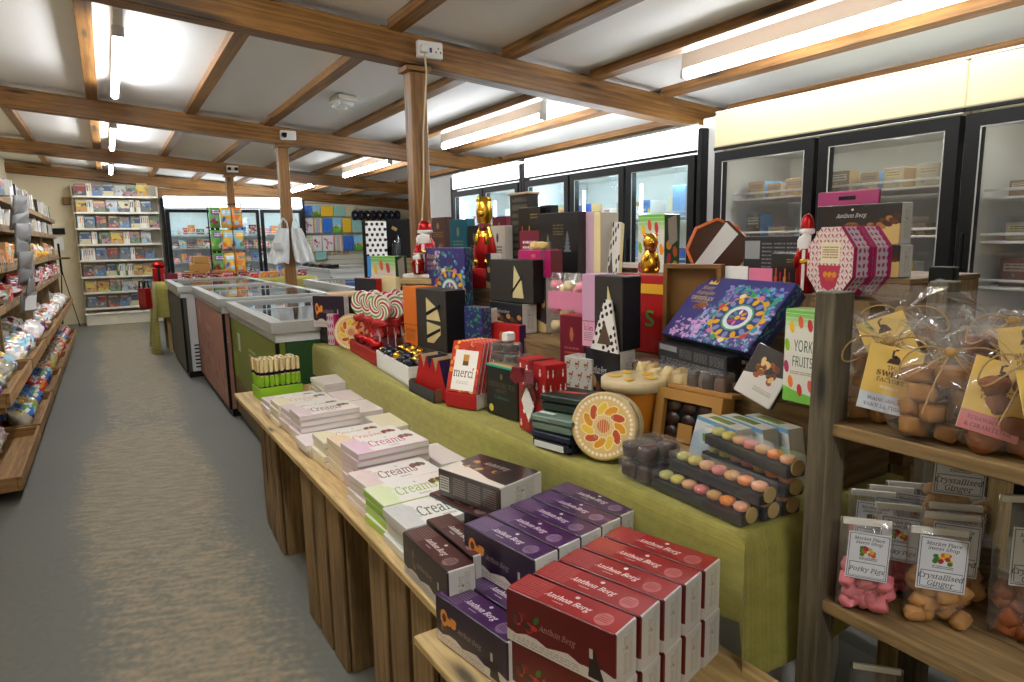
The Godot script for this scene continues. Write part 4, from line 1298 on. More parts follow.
	# card holder on the top level
	var ch = thing("card_holder", "black card holder with four pale cards on the top level of the wooden shelving", "holder", Vector3(-0.75, 1.647, -7.7), PI / 2 - 0.4)
	mi("panel", cbox(0.36, 0.2, 0.02, 0.003), M.black_plastic, ch)
	for k in 4: mi("card", cbox(0.05, 0.07, 0.004, 0.0), M.white, ch, Vector3(-0.12 + k * 0.08, 0.11, 0.012))

func far_end():
	# cross table with a green cloth behind the freezers
	var t = thing("cloth_table", "green cloth covered table behind the freezers", "table", Vector3(1.4, 0, -9.15))
	for p in [[-0.85, -0.25], [0.85, -0.25], [-0.85, 0.25], [0.85, 0.25]]: mi("leg", cbox(0.05, 0.83, 0.05, 0.004), M.pine, t, Vector3(p[0], 0, p[1]))
	mi("tabletop", cbox(1.86, 0.025, 0.62, 0.003), M.pine, t, Vector3(0, 0.83, 0))
	var cl = grid(func(u, v):
		var q = (u - 0.5) * 3.6
		var x = clampf(q, -0.96, 0.96)
		var drop = maxf(0.0, absf(q) - 0.95)
		var zz = (v - 0.5) * 1.5
		var z = clampf(zz, -0.34, 0.34)
		var dz = maxf(0.0, absf(zz) - 0.33)
		var d = maxf(drop, dz)
		x += signf(q) * drop * 0.06 * (1.0 + sin(zz * 9.0))
		z += signf(zz) * dz * 0.06 * (1.0 + sin(q * 14.0))
		return Vector3(x, 0.864 - d, z), 48, 24)
	var cloth = mi("tablecloth", cl, M.green_cloth, self, Vector3(1.4, 0, -9.15))
	cloth.name = uniq("tablecloth")
	tag(cloth, "green cloth hanging over the table behind the freezers", "tablecloth")
	rng.seed = 51
	var x = 0.62
	while x < 2.3:
		var w = rng.randf_range(0.1, 0.16)
		var c = ["red", "orange", "burgundy", "pack0", "pack6", "pack11"][rng.randi() % 6]
		var o = thing("gift_pack", "small red or orange gift pack in the row behind the freezers", "gift", Vector3(x, 0.8655, -8.93), rng.randf_range(-0.2, 0.2), "gift packs behind the freezers")
		mi("carton", cbox(snappedf(w, 0.01), snappedf(rng.randf_range(0.06, 0.1), 0.01), 0.1, 0.004, [c, c, c, "offwhite", c, c]), M.gloss, o)
		mi("ribbon", cbox(0.015, 0.006, 0.102, 0.001), M.darkred, o, Vector3(0, 0.1, 0))
		x += w + rng.randf_range(0.01, 0.03)
	var gbag = thing("gift_bag", "red gift bag with ribbon handles at the end of the green table", "bag", Vector3(0.5, 0.8655, -9.0))
	mi("body", cbox(0.13, 0.16, 0.1, 0.004), M.redfoil, gbag)
	mi("ribbon", cbox(0.03, 0.162, 0.102, 0.001), M.black, gbag)
	mi("bow", blob(Vector3(0.07, 0.035, 0.05), 1, 0.6, 4), M.redfoil, gbag, Vector3(0, 0.16, 0))
	var bag2 = thing("gift_bag", "red and black handled gift bag hanging in front of the green table end", "bag", Vector3(0.33, 0.55, -9.02), -1.2)
	mi("body", cbox(0.2, 0.24, 0.07, 0.004), M.redfoil, bag2)
	for s in [-1, 1]: mi("handle", tube(curve([Vector3(-0.06, 0.23, s * 0.03), Vector3(-0.04, 0.32, s * 0.03), Vector3(0.04, 0.32, s * 0.03), Vector3(0.06, 0.23, s * 0.03)], 12), 0.01, 5), M.black, bag2)
	# brown cartons in a small stack
	for p in [[0.93, 0.8655, 0.26, 0.1], [1.2, 0.8655, 0.2, 0.1], [0.98, 0.967, 0.24, 0.09], [0.99, 1.059, 0.17, 0.09]]:
		var b = thing("cardboard_box", "small brown cardboard box stacked on the green table", "box", Vector3(p[0], p[1], -9.2), rng.randf_range(-0.06, 0.06), "brown cartons on the green table")
		mi("carton", cbox(p[2], p[3], 0.2, 0.003, ["kraft", "kraft", "kraft", "kraft", "tan", "kraft"]), M.print, b)
		mi("tape", cbox(p[2] + 0.002, 0.002, 0.03, 0.0), mat("tape", c8(196, 160, 104), 0.3), b, Vector3(0, p[3], 0))
	# black wire rack with bright sweet bags
	var rk = thing("sweet_rack", "black wire rack of bright hanging sweet bags in front of the end fridges", "rack", Vector3(1.33, 0.8655, -9.25))
	for s in [-1, 1]: mi("upright", cbox(0.015, 0.96, 0.015, 0.003), M.black_plastic, rk, Vector3(s * 0.2, 0, 0))
	for k in 4: mi("cross_bar", cbox(0.4, 0.012, 0.012, 0.002), M.black_plastic, rk, Vector3(0, [0.02, 0.3, 0.6, 0.93][k], 0))
	for k in 9:
		var o = soft_bag(Vector3(1.2 + 0.135 * (k % 3), 0.9 + [0.02, 0.31, 0.6][k / 3], -9.2), rng.randf_range(-0.1, 0.1), 0.14, 0.25, 0.06, ["pack3", "pack13", "pack6", "pack15", "pack1", "pack21"][k % 6], "bright green and yellow sweet bag hanging on the black rack", "bags on the black rack", k)
		o.scale.y *= 1.05
	# slatted panel with hanging craft packs on the end wall
	var sl = thing("slatted_panel", "cream slatted wall panel with hanging packs beyond the freezers", "panel", Vector3(4.2, 0.75, ZB + 0.04))
	for k in 13: mi("slat", cbox(2.05, 0.092, 0.02, 0.004), M.shelf_white, sl, Vector3(0, k * 0.1, 0))
	mi("backing", cbox(2.05, 1.32, 0.012, 0.0), mat("slat_dark", c8(150, 142, 120), 0.7), sl, Vector3(0, -0.01, -0.018))
	rng.seed = 63
	for r in 4:
		var xx = 3.28
		var i = 0
		while xx < [4.3, 4.35, 4.3, 3.6][r]:
			var w = rng.randf_range(0.15, 0.24)
			var c = "craft%d" % ((i * 3 + r * 2 + 1) % 8)
			var p = thing("craft_pack", ["white pink flowered", "blue", "mint green", "white flowered", "blue and green landscape", "yellow dotted", "rainbow striped", "yellow"][(i * 3 + r * 2 + 1) % 8] + " craft pack, row " + NTH[r] + " from the top of the slatted panel", "pack", Vector3(xx + w / 2, [1.8, 1.48, 1.12, 0.95][r], ZB + 0.12), rng.randf_range(-0.1, 0.1), "craft packs on the slatted panel")
			mi("sleeve", cbox(snappedf(w, 0.02), [0.2, 0.28, 0.3, 0.16][r], 0.02, 0.004, [c, c, "white", "white", "white", "white"]), M.gloss, p)
			mi("hook", cbox(0.006, 0.006, 0.12, 0.001), M.steel, p, Vector3(0, [0.19, 0.27, 0.29, 0.15][r], -0.04))
			xx += w + 0.015
			i += 1
	for k in 8:
		var cap = thing("knit_cap", "dark cap hanging in a row beside the slatted panel", "cap", Vector3(4.32 + k * 0.13, 1.72, ZB + 0.14), 0.0, "dark caps in a row")
		mi("crown", blob(Vector3(0.065, 0.1, 0.06), 0.8, 0.2, k), mat("cap%d" % (k % 3), [c8(26, 28, 40), c8(40, 20, 24), c8(22, 24, 24)][k % 3], 0.9), cap)
		mi("hook", cbox(0.008, 0.008, 0.13, 0.001), M.steel, cap, Vector3(0, 0.12, -0.065))
		mi("badge", blob(Vector3(0.02, 0.022, 0.01), 1, 0), mat("badge%d" % (k % 2), [c8(180, 170, 150), c8(70, 90, 150)][k % 2], 0.6), cap, Vector3(0, 0.08, 0.055))
	for k in 5: solo("key_tag", cbox(0.05, 0.09, 0.008, 0.002, ["tan", "tan", "tan", "tan", "tan", "tan"]), M.print, "small tan tag hanging low on the slatted panel", "tag", Vector3(3.75 + k * 0.1, 1.05, ZB + 0.09), 0.0, "tan tags on the slatted panel")
	# big gift carton and black carton standing on the white freezer
	var pk = thing("gift_carton", "tall white carton with black spots and a blue label on the freezer behind the posts", "box", Vector3(2.155, 0.9, -5.95), -0.35)
	mi("body", cbox(0.19, 0.58, 0.12, 0.004, ["hexdots", "black", "black", "black", "white", "black"]), M.gloss, pk)
	mi("spine", cbox(0.03, 0.585, 0.122, 0.003), M.black, pk, Vector3(-0.11, 0, 0))
	var bk = thing("gift_carton", "tall black carton with a cellophane bow beside the spotted carton", "box", Vector3(2.39, 0.9, -5.97), -0.35)
	mi("body", cbox(0.24, 0.6, 0.12, 0.004), M.black, bk)
	mi("bow", blob(Vector3(0.05, 0.16, 0.03), 1, 0.8, 9), clear("smoke_film", 0.5, 0.15, Color(0.25, 0.25, 0.27)), bk, Vector3(-0.04, 0.1, 0.09))
	mi("tag", cbox(0.05, 0.03, 0.003, 0.0), M.raffia, bk, Vector3(-0.05, 0.5, 0.063), Vector3(0, 0, -0.5))
	for k in 4: solo("till_box", cbox(0.22, 0.05, 0.14, 0.004, ["black", "black", "black", "black", ["black", "lime", "red", "black"][k], "black"]), M.print, "small dark box lying on the far white freezer", "box", Vector3(2.9 + 0.0 * k, 0.9025 + 0.0, -11.3 + k * 0.4), 0.1 * k, "dark boxes on the far freezer")
	# odds and ends in the corner between the shelving and the bookshelf
	var td = thing("display_stand", "dark tripod stand in the corner beside the white bookshelf", "stand", Vector3(-0.66, 0, -12.75))
	for k in 3: mi("leg", tube([Vector3(0, 0.95, 0), Vector3(cos(k * 2.1) * 0.16, 0.0, sin(k * 2.1) * 0.16)], 0.012, 6), M.black_plastic, td)
	mi("column", cbox(0.03, 0.5, 0.03, 0.004), M.black_plastic, td, Vector3(0, 0.85, 0))
	mi("tray", cbox(0.26, 0.03, 0.2, 0.004), mat("stand_brown", c8(92, 66, 44), 0.7), td, Vector3(0, 1.1, 0))
	var wb = thing("notice_panel", "small black notice panel on the end wall beside the bookshelf", "panel", Vector3(-0.72, 1.5, ZB + 0.002))
	mi("panel", cbox(0.3, 0.1, 0.03, 0.003), M.black_plastic, wb, Vector3(0, 0, 0.016))
	mi("paper", cbox(0.16, 0.22, 0.004, 0.001), M.white, wb, Vector3(0.03, -0.26, 0.003))
	solo("wall_bracket", cbox(0.1, 0.12, 0.08, 0.006), M.shelf_wood, "small brown wooden bracket high on the end wall beside the bookshelf", "bracket", Vector3(-0.5, 1.98, ZB + 0.041))

# ------------------------------------------------------------------ display table, crates, boards
const TOP := 0.75
const TX0 := 0.945
const TX1 := 1.49
const TZ0 := -3.57
const TZ1 := -0.755
func crate(label, x, z, yaw, sd):
	var t = thing("wooden_crate", label, "crate", Vector3(x, 0, z), yaw)
	# stands on end: slats face the aisle (local -x), solid boards at both ends
	for s in [-1, 1]: mi("end_board", cbox(0.4, 0.525, 0.018, 0.003, null, sd + s), M.crate_wood, t, Vector3(0.01, 0.0, s * 0.2))
	for k in 3: mi("slat", cbox(0.014, 0.535, 0.115, 0.004, null, sd * 0.3 + k), M.crate_wood, t, Vector3(-0.2, 0.0, -0.14 + k * 0.14))
	for k in 3: mi("slat", cbox(0.014, 0.535, 0.115, 0.004, null, sd * 0.7 + k), M.crate_wood, t, Vector3(0.218, 0.0, -0.14 + k * 0.14))
	mi("corner_batten", cbox(0.03, 0.5, 0.03, 0.003, null, sd), M.crate_wood, t, Vector3(-0.175, 0.01, 0.17))
	mi("corner_batten", cbox(0.03, 0.5, 0.03, 0.003, null, sd), M.crate_wood, t, Vector3(-0.175, 0.01, -0.17))

func table_and_crates():
	var t = thing("display_table", "long trestle table under the green cloth", "table", Vector3((TX0 + TX1) / 2, 0, (TZ0 + TZ1) / 2))
	var w = TX1 - TX0 - 0.03
	var l = TZ1 - TZ0 - 0.03
	mi("tabletop", cbox(w, 0.025, l, 0.003), M.pine, t, Vector3(0, TOP - 0.035, 0))
	for p in [[-1, -1], [1, -1], [-1, 0], [1, 0], [-1, 1], [1, 1]]: mi("leg", cbox(0.05, TOP - 0.0365, 0.05, 0.004), M.pine, t, Vector3(p[0] * (w / 2 - 0.1), 0, p[1] * (l / 2 - 0.1)))
	var bt = thing("back_table", "plain wooden table behind the chocolate table", "table", Vector3(1.97, 0, -2.1))
	mi("tabletop", cbox(0.66, 0.025, 4.0, 0.003), M.pine, bt, Vector3(0, TOP - 0.0225, -0.65))
	for p in [[-1, -1], [1, -1], [-1, 1], [1, 1]]: mi("leg", cbox(0.05, TOP - 0.024, 0.05, 0.004), M.pine, bt, Vector3(p[0] * 0.28, 0, p[1] * 1.9 - 0.65))
	var edge = func(z): return 0.955 - 0.06 * sin(PI * clampf((z + 0.755) / -3.0, 0.0, 1.0)) - 0.03 * smoothstep(-3.3, -3.57, z)
	var drop_f = func(z): return 0.135 + 0.02 * smoothstep(-2.2, -0.8, z) + 0.02 * smoothstep(-3.2, -3.57, z) + 0.012 * sin(z * 5.0)
	var f = func(u, v):
		# u runs from the back of the table over the front edge, v from the far end over the near end
		var zz = TZ0 - 0.02 + v * (TZ1 - TZ0 + 0.3)
		var over_z = maxf(0.0, zz - TZ1)
		var zin = minf(zz, TZ1)
		var df = drop_f.call(zin)
		var cut = 0.62
		var xx: float
		var over_x = 0.0
		if u < cut: xx = lerpf(TX1, edge.call(zin), u / cut)
		else:
			xx = edge.call(zin)
			over_x = (u - cut) / (1.0 - cut) * df
		var y = TOP
		var px = xx
		var pz = zin
		if over_x > 0.0 and over_z <= 0.0:
			y = TOP - over_x + 0.006 * exp(-over_x * 60.0)
			px -= 0.012 * (1.0 - exp(-over_x * 80.0)) + 0.05 * over_x + 0.012 * sin(zin * 6.0) * over_x / 0.2
		elif over_z > 0.0 and over_x <= 0.0:
			y = TOP - over_z + 0.006 * exp(-over_z * 60.0)
			pz += 0.012 * (1.0 - exp(-over_z * 80.0)) + 0.03 * over_z + 0.015 * sin(px * 7.0) * over_z / 0.3
		elif over_x > 0.0 and over_z > 0.0:
			var d = sqrt(over_x * over_x + over_z * over_z)
			y = TOP - d
			var k = minf(over_x, over_z) / maxf(over_x, over_z)
			px -= 0.012 + 0.05 * over_x + 0.22 * k * d * 0.6
			pz += 0.012 + 0.03 * over_z + 0.22 * k * d * 0.6
		return Vector3(px, y, pz)
	var cm = grid(f, 56, 90)
	var cl = solo("tablecloth", cm, M.green_cloth, "olive green cloth draped over the long chocolate table", "tablecloth")
	cl.name = "tablecloth_001" if has_node("tablecloth") else "tablecloth"
	var un = FastNoiseLite.new()
	un.seed = 3
	un.frequency = 2.0
	solo("undercloth", grid(func(u, v):
		var y = 0.7 - 0.55 * v
		var wob = 0.02 * sin(u * 22.0) * v + 0.02 * un.get_noise_2d(u * 4, v)
		if u < 0.6: return Vector3(0.985 + wob, y, lerpf(-1.3, TZ1 - 0.02, u / 0.6))
		return Vector3(lerpf(0.985, 1.3, (u - 0.6) / 0.4), y, TZ1 - 0.02 + wob), 40, 10), M.cloth_white, "white cloth hanging below the green cloth at the table end", "cloth")
	# crates along the aisle carry a board
	crate("slatted wooden crate in the middle under the bar boxes", 0.7, -2.02, 0.03, 1)
	crate("slatted wooden crate at the freezer end under the bar boxes", 0.72, -2.9, -0.03, 2)
	crate("slatted wooden crate under the dark boxed chocolates", 0.71, -1.37, 0.0, 3)
	solo("shelf_board", cbox(0.43, 0.02, 2.36, 0.003, null, 0.4), M.pine, "pale pine board on the crates carrying thin chocolate boxes", "board", Vector3(0.695, 0.546, -2.25), deg_to_rad(0.7))
	solo("shelf_board", cbox(0.48, 0.018, 0.62, 0.003, null, 1.4), M.pine, "pale pine board below the red and purple boxes", "board", Vector3(0.7, 0.497, -0.84), deg_to_rad(2))
	crate_short()
func crate_short():
	var t = thing("wooden_crate", "low wooden crate holding up the board of red boxes", "crate", Vector3(0.7, 0, -0.84), deg_to_rad(2))
	for s in [-1, 1]: mi("end_board", cbox(0.4, 0.496, 0.018, 0.003, null, s), M.crate_wood, t, Vector3(0.0, 0.0, s * 0.11))
	for k in 2: mi("slat", cbox(0.014, 0.49, 0.1, 0.004, null, k), M.crate_wood, t, Vector3(-0.208, 0.0, -0.055 + k * 0.11))

# ------------------------------------------------------------------ boxes on the boards
func bar_box(i, pos, yaw, top):
	var names = ["burgundy lettering", "gold lettering", "orange lettering", "magenta lettering", "maroon lettering", "lime green lettering", "dark green lettering", "faded pink lettering"]
	solo("chocolate_bar_box", cbox(0.226, 0.022, 0.145, 0.002, ["creamside%d" % i, "creamside%d" % i, "creamend%d" % i, "creamend%d" % i, "creams%d" % i, "white"]), M.gloss, "flat white chocolate box with " + names[i] + (", topmost of its stack" if top else ", lower in its stack"), "box", pos, yaw, "white boxes with " + names[i] + (", topmost" if top else ", lower"))
func wrapped(c, pos, yaw, label, group):
	return solo("liqueur_chocolate_box", cbox(0.22, 0.097, 0.064, 0.003, ["bf_" + c, "bf_" + c, "b_end", "b_end", "bt_" + c, "bt_" + c]), M.gloss, label, "box", pos, yaw, group)

func front_boxes():
	rng.seed = 200
	var BY = 0.5665
	# stacks of flat bar boxes on the pine board: pixel of the near left top corner of the top box, flavour, count
	var stacks = [[0.632, -1.4, 6, 4], [0.635, -1.548, 5, 4], [0.635, -1.693, 4, 4], [0.665, -1.842, 3, 6], [0.66, -1.992, 2, 5], [0.65, -2.14, 1, 4], [0.63, -2.29, 7, 2], [0.645, -2.44, 0, 5], [0.64, -2.59, 0, 4], [0.63, -2.738, 1, 4], [0.625, -2.888, 0, 3]]
	for s in stacks:
		for k in s[3]:
			bar_box(s[2], Vector3(s[0] + rng.randf_range(-0.006, 0.006), BY + k * 0.0222, s[1] + rng.randf_range(-0.003, 0.003)), deg_to_rad(2) + rng.randf_range(-0.03, 0.03), k == s[3] - 1)
	# second row behind, against the cloth
	for s in [[0.845, -3.06, 7, 4], [0.845, -2.78, 0, 3], [0.845, -2.56, 7, 3], [0.85, -2.29, 1, 3], [0.855, -2.07, 4, 2], [0.855, -1.83, 7, 3], [0.85, -1.6, 5, 2]]:
		for k in s[3]:
			solo("chocolate_bar_box", cbox(0.13, 0.022, 0.2, 0.002, ["creamend%d" % s[2], "creamend%d" % s[2], "creamside%d" % s[2], "creamside%d" % s[2], "creamend%d" % s[2], "white"]), M.gloss, "flat pale chocolate box turned lengthways beside the green cloth", "box", Vector3(s[0] + rng.randf_range(-0.005, 0.005), BY + k * 0.0222, s[1]), rng.randf_range(-0.05, 0.05), "pale boxes beside the green cloth")
	# display carton of wafer sticks at the far end of the board
	var d = thing("stick_display", "lime green display carton full of wrapped wafer sticks at the freezer end", "display", Vector3(0.64, BY, -3.25), 0.05)
	mi("carton", cbox(0.2, 0.06, 0.15, 0.003, ["lime", "lime", "lime", "lime", "black", "lime"]), M.print, d)
	var stick = cbox(0.018, 0.13, 0.018, 0.004, ["cream", "tan", "cream", "tan", "cream", "cream"])
	var tipm = cbox(0.02, 0.018, 0.02, 0.003)
	var slv = cbox(0.0205, 0.05, 0.0205, 0.003, ["lime", "lime", "lime", "lime", "lime", "lime"])
	for i in 8:
		for j in 5:
			var o = mi("stick", stick, M.gloss, d, Vector3(-0.086 + i * 0.0245, 0.06, -0.055 + j * 0.027), Vector3(rng.randf_range(-0.06, 0.06), rng.randf() * 0.6, rng.randf_range(-0.07, 0.07)))
			mi("band", tipm, M.black, o, Vector3(0, 0.056, 0))
			mi("sleeve", slv, M.print, o, Vector3(0, 0.004, 0))
	var rd = deg_to_rad(-81)
	# red boxes, two layers of five on the low board (front face to the aisle)
	var dir = Vector3(sin(deg_to_rad(103)), 0, cos(deg_to_rad(103)))
	var LY = 0.5155
	var nth = ["first", "second", "third", "fourth", "fifth"]
	for layer in 2:
		for k in 5:
			var p = Vector3(0.59, LY + layer * 0.098, -0.806) + dir * (k * 0.067 + (1 - layer) * 0.004)
			wrapped("red", p, deg_to_rad(-72 - 0.6 * k), "glossy red liqueur chocolate box, " + nth[k] + " from the aisle in the " + ("upper" if layer else "lower") + " row", "red boxes, " + ("upper" if layer else "lower") + " row")
	for layer in 2:
		for k in 5:
			var p = (Vector3(0.632, LY + 0.098, -1.065) if layer else Vector3(0.535, LY, -1.005)) + dir * (k * 0.067)
			wrapped("purple", p, deg_to_rad(-80.5), "glossy purple liqueur chocolate box, " + nth[k] + " from the aisle in the " + ("upper" if layer else "lower") + " row", "purple boxes, " + ("upper" if layer else "lower") + " row")
	for k in 2: wrapped("brown", Vector3(0.531 + k * 0.07, BY, -1.19 - 0.03 * k), deg_to_rad(-89), "glossy brown liqueur chocolate box on the pine board end, " + ["at its aisle edge", "behind another"][k], "brown boxes on the pine board")
	for k in 3: wrapped("brown", Vector3(0.69 + k * 0.068, BY, -1.37), deg_to_rad(-80), "glossy brown liqueur chocolate box under the flat dark box, " + nth[k] + " from the aisle", "brown boxes under the flat box")
	solo("liqueur_chocolate_box", cbox(0.215, 0.07, 0.15, 0.003, ["b_text", "b_text", "b_end", "b_end", "b_flat", "b_flat"]), M.gloss, "flat dark brown chocolate box with a white wave lying on top of the stack", "box", Vector3(0.755, BY + 0.0985, -1.36), deg_to_rad(-74))

# ------------------------------------------------------------------ goods on the table
func carton(called, label, g: Dictionary, faces, m = null, group = "", lean = 0.0) -> MeshInstance3D:
	var o = solo(called, cbox(snappedf(g.w, 0.002), snappedf(g.h, 0.002), g.d, 0.003, faces), M.print if m == null else m, label, "box", g.p + Vector3(0, 0.0005, 0), g.a, group)
	if lean != 0.0: o.rotation.x = lean
	return o
func root_of(called, label, cat, g: Dictionary, group = "") -> Node3D:
	return thing(called, label, cat, g.p + Vector3(0, 0.0005, 0), g.a, group)
# black presentation box with a coloured band and cut-out window
func window_box(label, g, band, tri):
	var t = root_of("presentation_box", label, "box", g)
	mi("body", cbox(g.w, g.h, g.d, 0.004, ["darkgrey", "black", "black", "black", "darkgrey", "black"]), M.print, t)
	if band: mi("band", cbox(g.w * 0.33, g.h + 0.003, g.d + 0.003, 0.002, [band, band, band, band, band.split("_")[1] if band == "band_orange" else "pinkband", band]), M.print, t, Vector3(-g.w * 0.335 + 0.001, 0, 0))
	var foil = mat("pale_foil", c8(226, 208, 150), 0.35, 0.2)
	var cx = g.w * 0.22 if band else g.w * 0.16
	if tri:
		var w1 = mi("window", prism([Vector2(-0.1 * g.w, 0.12 * g.h), Vector2(0.14 * g.w, 0.12 * g.h), Vector2(0.1 * g.w, 0.5 * g.h), Vector2(-0.06 * g.w, 0.86 * g.h)], 0.003), foil, t, Vector3(cx, 0, g.d / 2))
		mi("strut", prism([Vector2(-0.12 * g.w, 0.2 * g.h), Vector2(0.1 * g.w, 0.55 * g.h), Vector2(0.1 * g.w, 0.62 * g.h), Vector2(-0.12 * g.w, 0.28 * g.h)], 0.004), M.black, w1)
	else:
		for s in [0, 1]:
			var w1 = mi("window", prism([Vector2(-0.14 * g.w, 0), Vector2(0.0, 0), Vector2(0.16 * g.w, 0.16 * g.h), Vector2(0.16 * g.w, 0.3 * g.h), Vector2(-0.14 * g.w, 0.34 * g.h)] if s == 0 else [Vector2(-0.14 * g.w, 0), Vector2(0.16 * g.w, 0), Vector2(0.1 * g.w, 0.2 * g.h), Vector2(-0.14 * g.w, 0.36 * g.h)], 0.003), foil, t, Vector3(cx, (0.12 if s == 0 else 0.5) * g.h, g.d / 2))
			mi("strut", prism([Vector2(-0.14 * g.w, 0.06 * g.h), Vector2(0.16 * g.w, 0.22 * g.h), Vector2(0.16 * g.w, 0.27 * g.h), Vector2(-0.14 * g.w, 0.12 * g.h)], 0.004), M.black, w1)
	return t
# gold foil bear: sits, ribbon round the neck
func foil_bear(label, p, yaw, h):
	var t = thing("foil_bear", label, "chocolate figure", p + Vector3(0, 0.0005, 0), yaw)
	var k = h
	mi("body", lathe([Vector2(0.001, 0), Vector2(0.2, 0.0), Vector2(0.24, 0.1), Vector2(0.245, 0.25), Vector2(0.2, 0.42), Vector2(0.14, 0.54), Vector2(0.12, 0.58), Vector2(0.17, 0.66), Vector2(0.185, 0.76), Vector2(0.16, 0.88), Vector2(0.1, 0.95), Vector2(0.001, 0.97)], 20), M.gold, t)
	for s in [-1, 1]:
		mi("ear", blob(Vector3(0.06, 0.045, 0.035), 1, 0.05), M.gold, t, Vector3(s * 0.12, 0.88, 0.02))
		mi("paw", blob(Vector3(0.06, 0.12, 0.06), 1, 0.05), M.gold, t, Vector3(s * 0.13, 0.25, 0.15), Vector3(0.15, 0, s * 0.15))
		mi("foot", blob(Vector3(0.075, 0.07, 0.11), 1, 0.05), M.gold, t, Vector3(s * 0.12, 0.0, 0.18))
	mi("muzzle", blob(Vector3(0.075, 0.055, 0.07), 1, 0.05), M.gold, t, Vector3(0, 0.68, 0.15))
	mi("ribbon", lathe([Vector2(0.12, 0.55), Vector2(0.145, 0.56), Vector2(0.145, 0.6), Vector2(0.12, 0.61)], 16), M.darkred, t)
	mi("bow", blob(Vector3(0.09, 0.04, 0.04), 0.8, 0.5, 3), M.darkred, t, Vector3(0.02, 0.5, 0.16))
	t.scale = Vector3.ONE * k
	return t
# foil father christmas: robe, beard, cap
func foil_santa(label, p, yaw, h, wide = 1.0):
	var t = thing("foil_santa", label, "chocolate figure", p + Vector3(0, 0.0005, 0), yaw)
	mi("robe", lathe([Vector2(0.001, 0), Vector2(0.17, 0), Vector2(0.18, 0.2), Vector2(0.19, 0.4), Vector2(0.17, 0.55), Vector2(0.12, 0.64), Vector2(0.001, 0.66)], 18), M.redfoil, t)
	mi("belt", lathe([Vector2(0.18, 0.36), Vector2(0.2, 0.37), Vector2(0.2, 0.42), Vector2(0.18, 0.43)], 18), M.gold, t)
	mi("trim", cbox(0.06, 0.5, 0.02, 0.01), M.white, t, Vector3(0, 0.04, 0.18))
	mi("head", blob(Vector3(0.1, 0.11, 0.1), 1, 0.03), mat("face_pink", c8(226, 170, 130), 0.4), t, Vector3(0, 0.62, 0.02))
	mi("beard", blob(Vector3(0.13, 0.13, 0.08), 0.9, 0.4, 6), M.white, t, Vector3(0, 0.48, 0.1))
	mi("cap", lathe([Vector2(0.125, 0.76), Vector2(0.13, 0.82), Vector2(0.115, 0.9), Vector2(0.07, 0.96), Vector2(0.001, 0.98)], 16), M.redfoil, t)
	mi("cap_trim", lathe([Vector2(0.12, 0.73), Vector2(0.145, 0.745), Vector2(0.145, 0.785), Vector2(0.12, 0.8)], 16), M.white, t)
	for s in [-1, 1]: mi("arm", blob(Vector3(0.06, 0.13, 0.07), 1, 0.1), M.redfoil, t, Vector3(s * 0.17, 0.3, 0.08), Vector3(0.5, 0, s * 0.3))
	t.scale = Vector3(h * wide, h, h * wide)
	return t
func lollipop(p, yaw, tilt, k):
	var t = thing("swirl_lollipop", "swirled red and green lollipop with a red bow in the red tray", "lollipop", p, yaw, "swirl lollipops in the red tray")
	t.rotation.z = tilt
	mi("stick", tube([Vector3(0, 0, 0), Vector3(0, 0.16, 0)], 0.004, 6), M.white, t)
	var disc = mi("disc", prism(ngon(24, 0.055, 0.06, 0.0), 0.018, "swirl", "palepink"), M.gloss, t, Vector3(0, 0.21, -0.009))
	var bow = mi("bow", blob(Vector3(0.035, 0.02, 0.02), 0.8, 0.9, k), M.red, t, Vector3(0, 0.12, 0.008))
	for s in [-1, 1]: mi("ribbon_tail", prism([Vector2(0, 0), Vector2(s * 0.02, -0.05), Vector2(s * 0.034, -0.045), Vector2(s * 0.01, 0.004)], 0.002), M.red, bow, Vector3(0, 0.012, 0.01))
func sweet_box(label, group, p, yaw, w, h, d, cols, kind):     # clear pack with chunks inside
	var t = thing("clear_sweet_pack", label, "pack", p + Vector3(0, 0.0005, 0), yaw, group)
	mi("pack", cbox(w, h, d, 0.004), M.clear_plastic, t)
	var n = maxi(2, int(w / 0.045))
	for i in n: mi("chunk", blob(Vector3(w / n * 0.45, h * 0.44, d * 0.42), 0.5, 0.3, i + kind), cols[i % cols.size()], t, Vector3((i - (n - 1) / 2.0) * w / n, 0.003, 0))
	return t
func macaron_box(p, yaw, k):
	var t = thing("macaron_box", "long clear box of coloured macarons, " + ["lying at the front edge of the cloth", "lying second from the front edge", "at the bottom of the rear stack", "on top of the two front boxes", "in the middle of the rear stack", "on top of the rear stack"][k], "box", p, yaw, "macaron boxes at the table corner")
	mi("tray", cbox(0.245, 0.024, 0.048, 0.003), M.black, t)
	var cols = [c8(196, 190, 110), c8(206, 190, 80), c8(216, 160, 110), c8(206, 110, 100), c8(200, 150, 80), c8(226, 130, 30), c8(226, 160, 120)]
	for i in 7:
		var mc = mat("macaron%d" % i, cols[i], 0.6)
		mi("macaron", blob(Vector3(0.0145, 0.0095, 0.0155), 0.75, 0.03, i, 10), mc, t, Vector3(-0.102 + i * 0.034, 0.0205, 0))
	mi("sleeve", cbox(0.247, 0.041, 0.051, 0.002), M.clear_plastic, t)
	mi("seal", prism(ngon(16, 0.016, 0.016), 0.002), mat("seal_tan", c8(176, 150, 96), 0.6), t, Vector3(0.1245, 0.021, 0.0), Vector3(0, PI / 2, 0))

